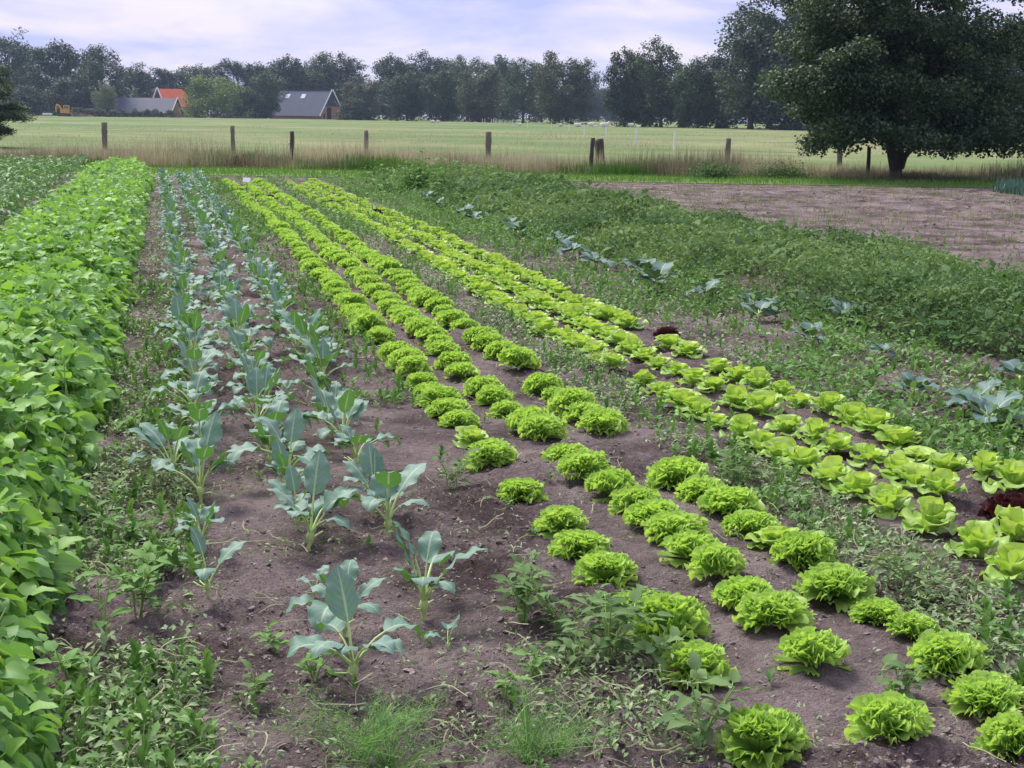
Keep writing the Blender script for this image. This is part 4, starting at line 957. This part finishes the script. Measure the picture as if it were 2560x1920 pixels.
for i in range(260):
    x, y = g.uniform(BX0 + .1, BX1 - .05), 2.6 * (9 / 2.6) ** g.random(); L_ = g.uniform(.25, .42); dx, dy = g.normal(0, .05, 2); z = H1(x, y)
    tube(mb, [(x, y, z - .02), (x + dx * .4, y + dy * .4, z + L_ * .6), (x + dx, y + dy, z + L_)], [.004, .003, .002], 4, [g.random(), 0, 0], cap=False)
tag(obj('stems', mb.mesh('stems', 'bean_stem'), beans), kind='stuff')
mb = MB(); n = 260
x, y, z, e_, fr = bean_pts(n, 3.0, 25, g); DOT = dict(LEAFQ); 
for k in range(3): place(mb, LEAFQ, frames(g.uniform(0, 6.28, n), g.uniform(-.3, 1.2, n), g.normal(0, .5, n)), np.stack([x, y, z + hgt(x, y) + .02], 1), g.uniform(.010, .018, n), g.random(n))
tag(obj('blossoms', mb.mesh('blossoms', 'flower'), beans), kind='stuff')

# ------------------------------------------------------------------ small leaf templates for weeds
def small_leaf(asp, e0, e1, fold, seed, nu=4, nv=3): return path_leaf(0, 1.0, asp, e0, e1, prof_ovate, nu, nv, fold=fold, seed=seed, matp=None, ruf=.04).tpl()
SL = [small_leaf(.62, .2, -.5, .2, 1), small_leaf(.5, .1, -.7, .3, 2), small_leaf(.75, .3, -.2, .1, 3)]
SLQ = [small_leaf(.6, .2, -.5, .25, 4, 3, 3), small_leaf(.45, .1, -.6, .3, 5, 3, 3)]
def scat(mb, T, x, y, z, size, g, elm=-.1, els=.5, var=None):
    n = len(x); k = len(T)
    az = g.uniform(0, 6.28, n); el = g.normal(elm, els, n); rl = g.normal(0, .5, n); F = frames(az, el, rl)
    if var is None: var = np.clip(g.normal(.45, .25, n), 0, 1)
    P = np.stack([x, y, z], 1); S = size * np.clip(g.normal(1, .3, n), .4, 1.8)
    for j in range(k): place(mb, T[j], F[j::k], P[j::k], S[j::k], var[j::k])
# other leafy crop behind the beans
n = 34000; y = g.uniform(9, 38.3, n); x = -1.86 - (np.abs(g.random(n))) * (0.8 + (y - 9) * .26)
top = .48 + .16 * (fbm(x * 1.6, y * 1.6, 81, 2) - .5) - .35 * sstep(-1.96, -1.86, x); z = np.maximum(top - g.exponential(.08, n), .03)
mb = MB(); scat(mb, SLQ, x, y, z + hgt(x, y), .105, g); tag(obj('leafy_crop', mb.mesh('leafy_crop', 'crop_dark')), 'darker green leafy crop left of and behind the bean bed', None, kind='stuff')

# the tall weed bed on the right
def wb_lo(y): return 4.85 + .55 * sstep(12, 7, y) - .25 * sstep(14, 22, y) + .5 * (fbm(y * .5, y * 0 + 3, 91, 2) - .5)
def wb_hi(y): return 8.2 + .5 * (fbm(y * .4, y * 0 + 9, 95, 2) - .5)
def weedbed(n, ya, yb, size, g, mb):
    y = ya * (yb / ya) ** g.random(n); a, b = wb_lo(y), wb_hi(y); q = g.random(n); x = a + (b - a) * q
    lump = .55 * fbm(x * 1.3, y * 1.3, 97, 2) + .45 * fbm(x * 4.2, y * 4.2, 98, 2)
    top = (.04 + .50 * lump) * np.minimum(1, np.minimum(q, 1 - q) * 5 + .25) * (.55 + .6 * fbm(x * .45, y * .45, 103, 2)) * (1 + .45 * sstep(15, 9, y)); dep = g.exponential(.06, n); z = np.maximum(top - dep, .02) + np.where(g.random(n) < .10, g.uniform(.02, .14, n), 0)
    var = np.clip(.5 + 1.6 * (fbm(x * .8, y * .8, 99, 3) - .5) + g.normal(0, .2, n), 0, 1)
    kp = fbm(x * .8, y * .8, 105, 3) + g.normal(0, .05, n) > .30; x, y, z, var = x[kp], y[kp], z[kp], var[kp]
    big = g.random(len(x)) < .10
    scat(mb, SLQ, x[~big], y[~big], z[~big] + hgt(x[~big], y[~big]), size, g, var=var[~big], els=.65)
    scat(mb, SL, x[big], y[big], z[big] + hgt(x[big], y[big]), size * 1.9, g, var=np.clip(var[big] - .15, 0, 1))
mb = MB(); weedbed(105000, 6.8, 13, .040, g, mb); weedbed(80000, 13, 22, .050, g, mb); weedbed(52000, 22, 37.5, .075, g, mb)
tag(obj('weed_bed', mb.mesh('weed_bed', 'weed_dark')), 'dense bed of knee high dark green weeds right of the cabbages', None, kind='stuff')

# ------------------------------------------------------------------ ground weeds and cut weed litter
def near_lettuce(x, y):
    m = np.zeros(len(x), bool)
    for xr in (1.44, 1.80, 2.15, 2.78, 3.10, 3.46): m |= np.abs(x - xr) < .10
    return m
def clumped(n, x0, x1, ya, yb, g, thr, sc_=1.5, seed=0):
    y = ya * (yb / ya) ** g.random(n); x = g.uniform(x0, x1, n) if np.isscalar(x0) else None
    k = fbm(x * sc_, y * sc_, 200 + seed, 3) + g.normal(0, .05, n)
    m = k > thr; return x[m], y[m]
lit = MB(); wd = MB(); stw = MB(); STALK = []
for c_ in (.25, -.4, .7):
    q_ = np.linspace(0, 1, 6); mb = MB(); cx_ = c_ * q_ * (1 - q_) * 1.6; zz_ = .25 * np.sin(q_ * 5) * q_
    mb.add(np.stack([np.concatenate([cx_ - .016, cx_ + .016]), np.tile(q_, 2), np.tile(zz_, 2)], 1), [[k, 6 + k, 7 + k, k + 1] for k in range(5)]); STALK.append(mb.tpl())
def litter(n, x0, x1, ya, yb, thr, size, seed):
    x, y = clumped(n, x0, x1, ya, yb, g, thr, 2.2, seed); k = len(x)
    m = ~near_lettuce(x, y); x, y = x[m], y[m]; k = len(x)
    scat(lit, SLQ, x, y, hgt(x, y) + g.exponential(.022, k), size * .85, g, elm=.05, els=.6, var=np.clip(g.normal(.5, .36, k), 0, 1))
    j = k // 9; i = g.integers(0, max(k, 1), j)
    az = g.uniform(0, 6.28, j); sl_ = g.uniform(.05, .16, j); S = np.stack([sl_ * .8, sl_, sl_ * .6], 1)
    for w_ in range(3): place(stw, STALK[w_], frames(az[w_::3], g.normal(.05, .2, len(az[w_::3])), g.normal(0, .9, len(az[w_::3]))), np.stack([x[i], y[i], hgt(x[i], y[i]) + g.exponential(.02, j)], 1)[w_::3], S[w_::3], g.random(len(az[w_::3])))
litter(17000, -.50, .04, 2.8, 12, .41, .036, 1); litter(8000, -.5, .1, 12, 36, .38, .05, 2)
litter(14000, 2.28, 2.70, 3.0, 14, .39, .034, 3); litter(5000, 2.28, 2.66, 14, 36, .35, .045, 4)
litter(1500, .95, 1.32, 3.0, 4.2, .42, .030, 5); litter(2500, .9, 1.3, 9, 36, .42, .04, 6); litter(14000, 3.62, 5.1, 4.5, 20, .44, .045, 7)
litter(9000, .0, 2.3, 2.9, 12, .40, .017, 8); litter(5000, .05, 1.32, 3.0, 14, .50, .026, 9); litter(6000, -.50, .10, 2.8, 9, .38, .03, 10)
tag(obj('weed_litter', lit.mesh('weed_litter', 'litter')), 'wilted cut weeds scattered along the paths', None, kind='stuff')
tag(obj('straw_litter', stw.mesh('straw_litter', 'straw')), 'thin dry weed stalks lying on the paths', None, kind='stuff')
# seedlings: little rosettes
def rosette(n, size, seed, up=.5):
    g = np.random.default_rng(seed); mb = MB(); az = np.arange(n) * 2.4 + g.normal(0, .3, n); el = g.normal(up, .3, n)
    for j in range(n): place(mb, SLQ[j % 2], frames(az[j:j + 1], el[j:j + 1]), np.array([[0, 0, .012 * j * size / .03 * .3]]), np.array([size * g.uniform(.7, 1.2)]), np.array([g.uniform(.2, .8)]))
    return mb.tpl()
RS = [rosette(5, .03, 1), rosette(7, .038, 2, .7), rosette(4, .025, 3, .2), rosette(9, .045, 4, .9)]
def seedlings(x, y, smin=.5, smax=1.3):
    m = ~near_lettuce(x, y); x, y = x[m], y[m]
    n = len(x); F = frames(g.uniform(0, 6.28, n), g.normal(0, .1, n)); P = np.stack([x, y, hgt(x, y) + .002], 1); S = g.uniform(smin, smax, n)
    for k in range(4): place(wd, RS[k], F[k::4], P[k::4], S[k::4], np.clip(g.normal(.5, .25, len(P[k::4])), 0, 1))
for (n, x0, x1, ya, yb, thr, sd_) in [(700, -.5, 4.5, 2.8, 9, .52, 1), (1500, -.48, .08, 2.8, 14, .42, 2), (900, .9, 1.32, 8, 36, .45, 3), (800, 2.3, 2.7, 3, 36, .42, 4), (2600, 3.6, 5.3, 4.5, 36, .42, 5), (1500, .9, 4.8, 13, 24, .42, 6), (3600, .2, 5.2, 20, 37.5, .36, 7), (9000, 7.9, 19, 11, 35, .47, 8), (500, -.1, 1.0, 9, 37, .5, 9)]:
    x, y = clumped(n, x0, x1, ya, yb, g, thr, 1.3, 20 + sd_); seedlings(x, y, *((.5, 1.2) if yb < 13 else (.35, .85) if x0 > 7 else (.8, 1.7)))
x, y = clumped(20000, .3, 5.0, 19, 38.0, g, .38, .9, 40); m = ~near_lettuce(x, y); x, y = x[m], y[m]
scat(wd, SLQ, x, y, hgt(x, y) + g.exponential(.05, len(x)), .07, g)
x, y = clumped(30000, 3.62, 5.1, 5.5, 34, g, .41, .9, 41); scat(wd, SLQ, x, y, hgt(x, y) + g.exponential(.05, len(x)), .055, g)
tag(obj('weed_seedlings', wd.mesh('weed_seedlings', 'weed')), 'small weed seedlings sprouting all over the soil', None, kind='stuff')

# ------------------------------------------------------------------ single weed plants
WLm = []
for i in range(6):
    gg = np.random.default_rng(700 + i); mbl = path_leaf(.35, 1.0, .62 + gg.normal(0, .06), gg.uniform(.1, .7), gg.uniform(-.7, -.1), prof_ovate, 7, 5, fold=.18, ruf=.05, lobes=.08, waves=3, petr=.025, seed=i, ribw=8)
    c = np.concatenate(mbl.c); c[:, 0] = gg.uniform(.25, .75); mbl.c = [c]; WLm.append((mbl.mesh('leaf', ['weed', 'bean_stem']), mbl.mesh('leaf', ['weed_dark', 'bean_stem'])))
def weed_plant(x, y, h, spread, nst, nleaf, size, label, seed, dark=0):
    g = random.Random(seed); z0 = H1(x, y); t = thing('weed_plant', label, 'weed', (x, y, z0), 0, 1, 'single weed plants in the foreground')
    mb = MB(); nodes = []
    for s in range(nst):
        az = g.uniform(0, 6.28); r_ = spread * g.uniform(.3, 1); hh = h * g.uniform(.65, 1.05)
        p = [(g.gauss(0, .01), g.gauss(0, .01), -.02), (math.cos(az) * r_ * .35, math.sin(az) * r_ * .35, hh * .5), (math.cos(az) * r_, math.sin(az) * r_, hh)]
        tube(mb, p, [.004, .003, .0015], 5, [.4, 0, 0], cap=False)
        for k in range(max(3, int(1.5 * nleaf / nst))):
            f = g.uniform(.3, 1.0); nodes.append([(1 - f) ** 2 * a + 2 * f * (1 - f) * b + f * f * c for a, b, c in zip(*p)])
    obj('stem', mb.mesh('stem', 'bean_stem'), t)
    for k, nd_ in enumerate(nodes):
        o = obj('leaf', WLm[g.randrange(6)][dark], t, nd_, g.uniform(0, 6.28), 1.35 * size * g.uniform(.6, 1.2)); o.rotation_euler = (g.gauss(0, .25), g.gauss(0, .25), g.uniform(0, 6.28))
weed_plant(1.10, 4.62, .16, .12, 6, 30, .040, 'bushy weed clump left of the lettuce row, farthest of the foreground clump', 1, 1)
weed_plant(1.17, 4.32, .18, .14, 7, 36, .044, 'middle of the bushy weed clump left of the lettuce row', 2, 1)
weed_plant(1.24, 4.05, .20, .15, 7, 40, .050, 'big leaved front of the bushy weed clump left of the lettuces', 3, 1)
weed_plant(1.12, 4.02, .12, .12, 5, 22, .040, 'low weed at the left foot of the bushy weed clump', 4, 1)
weed_plant(1.31, 3.43, .22, .09, 4, 22, .060, 'tall broad leaved weed leaning on the foremost lettuce', 5, 1)
weed_plant(-.13, 4.78, .22, .08, 4, 26, .055, 'upright nettle like weed between the beans and the kohlrabi', 6, 0)
weed_plant(-.24, 4.52, .20, .06, 2, 8, .065, 'thin weed with few hanging leaves beside the beans', 7, 0)
weed_plant(.18, 3.86, .11, .04, 2, 12, .040, 'small dark leaved weed alone on bare soil at the front', 8, 1)
weed_plant(.28, 4.33, .10, .05, 3, 12, .032, 'small weed left of the foremost kohlrabi', 9, 0)
weed_plant(.36, 4.02, .09, .05, 3, 14, .032, 'little weed right at the foot of the foremost kohlrabi', 10, 0)
weed_plant(1.16, 6.18, .15, .09, 4, 20, .042, 'lone weed between the kohlrabi and the yellowish lettuce', 11, 1)
weed_plant(-.20, 5.6, .12, .12, 4, 20, .045, 'weed with pointed leaves below the bean hedge', 12, 0)
weed_plant(.86, 3.78, .08, .05, 3, 12, .032, 'small weed on the pale soil right of the foremost kohlrabi', 13, 0)
weed_plant(.97, 3.92, .09, .05, 3, 12, .034, 'small weed just left of the bushy weed clump', 14, 0)
weed_plant(1.98, 3.62, .09, .10, 4, 16, .045, 'creeping weed between the second and third lettuce rows', 15, 1)
weed_plant(2.38, 5.9, .16, .14, 5, 24, .05, 'leafy weed on the path between frilly and pale lettuces', 16, 1)
weed_plant(2.42, 4.4, .14, .14, 5, 24, .045, 'grassy weed patch on the path by the ragged lettuces', 17, 1)
weed_plant(4.05, 8.0, .22, .10, 4, 20, .06, 'upright weed standing alone among the cabbages', 18, 0)
weed_plant(1.06, 4.40, .15, .12, 6, 30, .042, 'left side of the bushy weed clump beside the lettuces', 21, 1)
weed_plant(1.30, 4.22, .15, .11, 6, 30, .044, 'right side of the bushy weed clump touching the lettuces', 22, 1)
weed_plant(1.36, 3.95, .13, .10, 5, 22, .046, 'weed sprouting at the front right of the bushy clump', 23, 1)
weed_plant(-.10, 5.15, .10, .12, 5, 22, .045, 'low spreading weed beside the nearest kohlrabi of the bean side row', 24, 0)
weed_plant(-.30, 4.05, .12, .10, 4, 16, .045, 'limp weed in the cut litter by the front beans', 25, 0)
# tall clump at the far end
g2 = np.random.default_rng(77); mb = MB(); st_ = MB()
for i in range(70):
    az = g2.uniform(0, 6.28); r_ = abs(g2.normal(0, .62)); h = g2.uniform(.15, .8) * (1 - .4 * min(1, r_)); x0, y0 = math.cos(az) * r_, math.sin(az) * r_
    tube(st_, [(x0 * .5, y0 * .5, 0), (x0 * .8, y0 * .8, h * .6), (x0, y0, h)], [.006, .005, .003], 4, cap=False)
    k = 24; f = g2.uniform(.15, 1, k); scat(mb, SLQ, x0 * (.5 + .5 * f) + g2.normal(0, .05, k), y0 * (.5 + .5 * f) + g2.normal(0, .05, k), h * f, .085, g2)
t = thing('tall_weed_clump', 'tall dark green weed clump rising at the far end of the lettuce rows', 'weed', (4.96, 30.5, 0), 0, (1.5, 1.5, 1.2)); obj('stems', st_.mesh('stems', 'bean_stem'), t); obj('foliage', mb.mesh('foliage', 'weed'), t)
# fennel
def fennel(x, y, h, label, seed, n=15):
    g = np.random.default_rng(seed); mb = MB(); st = MB(); t = thing('fennel_plant', label, 'fennel', (x, y, H1(x, y)), 0, 1, 'feathery fennel along the lower edge')
    NE = np.array([[-.5, 0, 0], [.5, 0, 0], [0, 1, 0]]); T = dict(v=NE, c=np.full((3, 3), .5), q=np.zeros((0, 4), int), t=np.array([[0, 1, 2]]), mq=np.zeros(0, int), mt=np.zeros(1, int))
    for i in range(n):
        az = g.uniform(0, 6.28); r_ = g.uniform(.05, .26); hh = h * g.uniform(.35, 1.15); p = np.array([(0, 0, 0), (math.cos(az) * r_ * .3, math.sin(az) * r_ * .3, hh * .55), (math.cos(az) * r_, math.sin(az) * r_, hh)])
        tube(st, p, [.0022, .0016, .0008], 4, [.5, 0, 0], cap=False)
        k = 80; f = g.uniform(.35, 1, k)[:, None]; q = (1 - f) ** 2 * p[0] + 2 * f * (1 - f) * p[1] + f * f * p[2]
        q = q + g.normal(0, .014, (k, 3)); place(mb, T, frames(g.uniform(0, 6.28, k), g.normal(.55, .5, k)), q, np.stack([np.full(k, .0011), g.uniform(.015, .04, k), np.ones(k)], 1), g.random(k))
    obj('stems', st.mesh('stems', 'fennel'), t); obj('fronds', mb.mesh('fronds', 'fennel'), t)
fennel(.47, 3.60, .13, 'pale feathery fennel tuft below the foremost kohlrabi', 1); fennel(.50, 3.42, .16, 'bright feathery fennel cut by the lower edge', 2, 22); fennel(.42, 3.45, .12, 'small fennel left of the bright one at the lower edge', 5)
fennel(.84, 3.40, .16, 'feathery fennel fan at the lower edge right of the middle', 3, 22); fennel(.92, 3.44, .12, 'thin fennel beside the fan shaped one at the lower edge', 4)

# ------------------------------------------------------------------ clods and pebbles
CT = []
for i in range(4):
    gg = np.random.default_rng(i); a = (1 + 5 ** .5) / 2
    v = np.array([[-1, a, 0], [1, a, 0], [-1, -a, 0], [1, -a, 0], [0, -1, a], [0, 1, a], [0, -1, -a], [0, 1, -a], [a, 0, -1], [a, 0, 1], [-a, 0, -1], [-a, 0, 1]]) / 1.9
    f = np.array([[0, 11, 5], [0, 5, 1], [0, 1, 7], [0, 7, 10], [0, 10, 11], [1, 5, 9], [5, 11, 4], [11, 10, 2], [10, 7, 6], [7, 1, 8], [3, 9, 4], [3, 4, 2], [3, 2, 6], [3, 6, 8], [3, 8, 9], [4, 9, 5], [2, 4, 11], [6, 2, 10], [8, 6, 7], [9, 8, 1]])
    v = v * (1 + gg.normal(0, .30, (12, 1))); v[:, 2] *= .45
    CT.append(dict(v=v, c=np.full((12, 3), .5), q=np.zeros((0, 4), int), t=f, mq=np.zeros(0, int), mt=np.zeros(20, int)))
n = 60000; d = 2.8 * (18 / 2.8) ** g.random(n); u = g.uniform(-.4, .42, n) * d; x, y = CFn(u, d)
k = fbm(x * 1.1, y * 1.1, 3, 3); m = (k + g.normal(0, .12, n) > .44) & (x > -.5); x, y = x[m], y[m]; n = len(x)
S = np.clip(.0030 * np.exp(g.normal(0, .7, n)), .0015, .013)[:, None] * g.uniform(.7, 1.4, (n, 3))
mb = MB(); F = frames(g.uniform(0, 6.28, n), g.normal(0, .3, n), g.normal(0, .3, n)); P = np.stack([x, y, hgt(x, y) + .001], 1)
for j in range(4): place(mb, CT[j], F[j::4], P[j::4], S[j::4])
n = 2500; d = g.uniform(11, 36, n); x = g.uniform(7.9, 20, n); y = d
for j in range(4): place(mb, CT[j], frames(g.uniform(0, 6.28, n), g.normal(0, .3, n))[j::4], np.stack([x, y, hgt(x, y)], 1)[j::4], (g.uniform(.010, .035, n)[:, None] * np.array([1.3, 1.3, .8]))[j::4])
tag(obj('soil_clods', mb.mesh('soil_clods', 'clod', False)), 'crumbly clods and pebbles of dry soil between the rows', None, kind='stuff')

# ------------------------------------------------------------------ grasses
BLADE = dict(v=np.array([[-.5, 0, 0], [.5, 0, 0], [.35, .5, .05], [-.35, .5, .05], [0, 1, .22]]), c=np.array([[.5, 0, 0]] * 5), q=np.array([[0, 1, 2, 3]]), t=np.array([[3, 2, 4]]), mq=np.zeros(1, int), mt=np.zeros(1, int))
def blades(mb, x, y, z, w, h, g, var, lean=.28):
    n = len(x); el = np.pi / 2 - np.abs(g.normal(0, lean, n)); S = np.stack([w * g.uniform(.6, 1.4, n), h, h], 1)
    place(mb, BLADE, frames(g.uniform(0, 6.28, n), el), np.stack([x, y, z], 1), S, var)
g = np.random.default_rng(900)
# ditch bank: tall dry grass
mb = MB(); n = 85000; u = g.uniform(-24, 24, n); d = strip_far(u) + 1.6 * (fbm(u * .45, u * 0 + 2, 320, 3) - .5) + 7.5 * g.random(n) ** 1.5; x, y = CFn(u, d)
k = fbm(x * .35, y * .35, 301, 3); k2 = fbm(x * 1.2, y * 1.2, 303, 2)
h = (-.25 + 1.25 * k + .35 * k2) * np.where(np.hypot(x - 19.7, y - 38.2) < 3.2, .45, 1.0) * g.uniform(.5, 1.15, n) * (1 - .55 * sstep(2.5, 7.5, d - strip_far(u)))
var = np.clip(.25 + 1.7 * (fbm(x * .6, y * .6, 305, 3) - .42) + .25 * sstep(0, 4, d - strip_far(u)) + g.normal(0, .2, n), 0, 1)
h = np.maximum(h, .12)
grn = (fbm(x * .5, y * .5, 307, 3) + g.normal(0, .07, n)) > .61
blades(mb, x[~grn], y[~grn], np.zeros((~grn).sum()), .011, h[~grn], g, var[~grn], .5)
tag(obj('dry_grass', mb.mesh('dry_grass', 'drygrass')), 'tall straw coloured grass on the ditch bank along the fence', None, kind='stuff')
mb = MB(); blades(mb, x[grn], y[grn], np.zeros(grn.sum()), .022, h[grn] * .55, g, np.clip(var[grn] - .25, 0, 1), .5)
n = 26000; u = g.uniform(-22, 20, n); d = strip_near(u) + (strip_far(u) - strip_near(u) + .3) * g.random(n); x, y = CFn(u, d)
blades(mb, x, y, np.full(n, .01), .016, g.uniform(.05, .13, n), g, np.clip(g.normal(.55, .2, n), 0, 1), .5)
tag(obj('green_grass', mb.mesh('green_grass', 'greengrass')), 'short green grass on the mown strip behind the garden', None, kind='stuff')
# meadow tufts
mb = MB(); n = 45000; d = 50 * (170 / 50) ** g.random(n); u = g.uniform(-.40, .40, n) * d; x, y = CFn(u, d)
k = fbm(x * .12, y * .12, 311, 3); m = k + g.normal(0, .06, n) > .52; x, y, d = x[m], y[m], d[m]
blades(mb, x, y, np.zeros(len(x)),   .014 * d / 50, g.uniform(.06, .26, len(x)), g, np.clip(.75 + .9 * (fbm(x * .2, y * .2, 313, 2) - .4) + g.normal(0, .15, len(x)), 0, 1), .35)
tag(obj('meadow_grass', mb.mesh('meadow_grass', 'drygrass')), 'pale seed heads of long grass scattered over the meadow', None, kind='stuff')
n = 16000; y = g.uniform(10.5, 37, n); x = g.uniform(8.0, 21, n); kk = fbm(x * .5, y * .5, 340, 3) + g.normal(0, .06, n) > .47; x, y = x[kk], y[kk]; n = len(x)
mb = MB(); blades(mb, x, y, hgt(x, y), .012, g.uniform(.04, .13, n), g, np.clip(g.normal(.6, .2, n), 0, 1), .6)
tag(obj('sparse_grass', mb.mesh('sparse_grass', 'drygreen')), 'thin pale grass coming up on the bare plot at the right', None, kind='stuff')
# bushes in the ditch
gb = np.random.default_rng(950)
for px, d, w, h, lab in [(1545, 40.6,   .8, .42, 'low dark bush at the ditch right of the split post'), (1690, 41.4, .9, .36, 'low bush in the ditch left of the field tree'), (510, 44.0, .4, .25, 'reddish brown low plant at the ditch behind the kohlrabi')]:
    mb = MB(); st_ = MB(); k = 3000; dd_ = rand_dirs(gb, k); p = dd_ * np.array([w, w * .7, h])[None] * (gb.random(k) ** .6 * (.25 + 1.3 * vn(dd_[:, 0] * 4 + px, dd_[:, 1] * 4, 8)))[:, None]; p[:, 2] = np.abs(p[:, 2]) + .05
    place(mb, LEAFQ, frames(gb.uniform(0, 6.28, k), gb.uniform(-.7, .7, k), gb.normal(0, .6, k)), p, gb.uniform(.03, .07, k), np.clip(gb.normal(.2, .2, k), 0, 1))
    for i in range(12): tube(st_, [(0, 0, 0), (gb.normal(0, w * .3), gb.normal(0, w * .2), h * .7)], [.012, .005], 4, cap=False)
    x, y = CF(HU(px, d), d); t = thing('ditch_bush', lab, 'bush', (x, y, 0)); obj('foliage', mb.mesh('foliage', 'heap' if px == 510 else 'weed_dark'), t); obj('stems', st_.mesh('stems', 'bark'), t)
# leeks at the far right
mb = MB()
n = 5000; u = g.uniform(11.2, 15.5, n); d = g.uniform(31.2, 35.2, n); d = np.round(d / .5) * .5 + g.normal(0, .06, n); x, y = CFn(u, d)
blades(mb, x, y, np.zeros(n), .035, g.uniform(.2, .42, n), g, np.clip(g.normal(.5, .25, n), 0, 1), .45)
tag(obj('leek_bed', mb.mesh('leek_bed', 'leek')), 'blue green rows of leeks at the far right below the field tree', None, kind='stuff')

# ------------------------------------------------------------------ haze
m, t, o = newmat('haze_air')
pv = N(t, 'ShaderNodeVolumePrincipled'); pv.inputs['Color'].default_value = (0.60, 0.78, 1.0, 1); pv.inputs['Density'].default_value = 0.00021; pv.inputs['Anisotropy'].default_value = 0.1
lnk(t, pv.outputs[0], o.inputs['Volume'])
mb = MB(); box(mb, -900, 900, -80, 1180, -1.2, 30)
ho = obj('haze', mb.mesh('haze', 'haze_air', False)); ho.rotation_euler = (0, 0, R(-YAW)); tag(ho, 'thin bluish summer haze over the fields', None, kind='stuff')
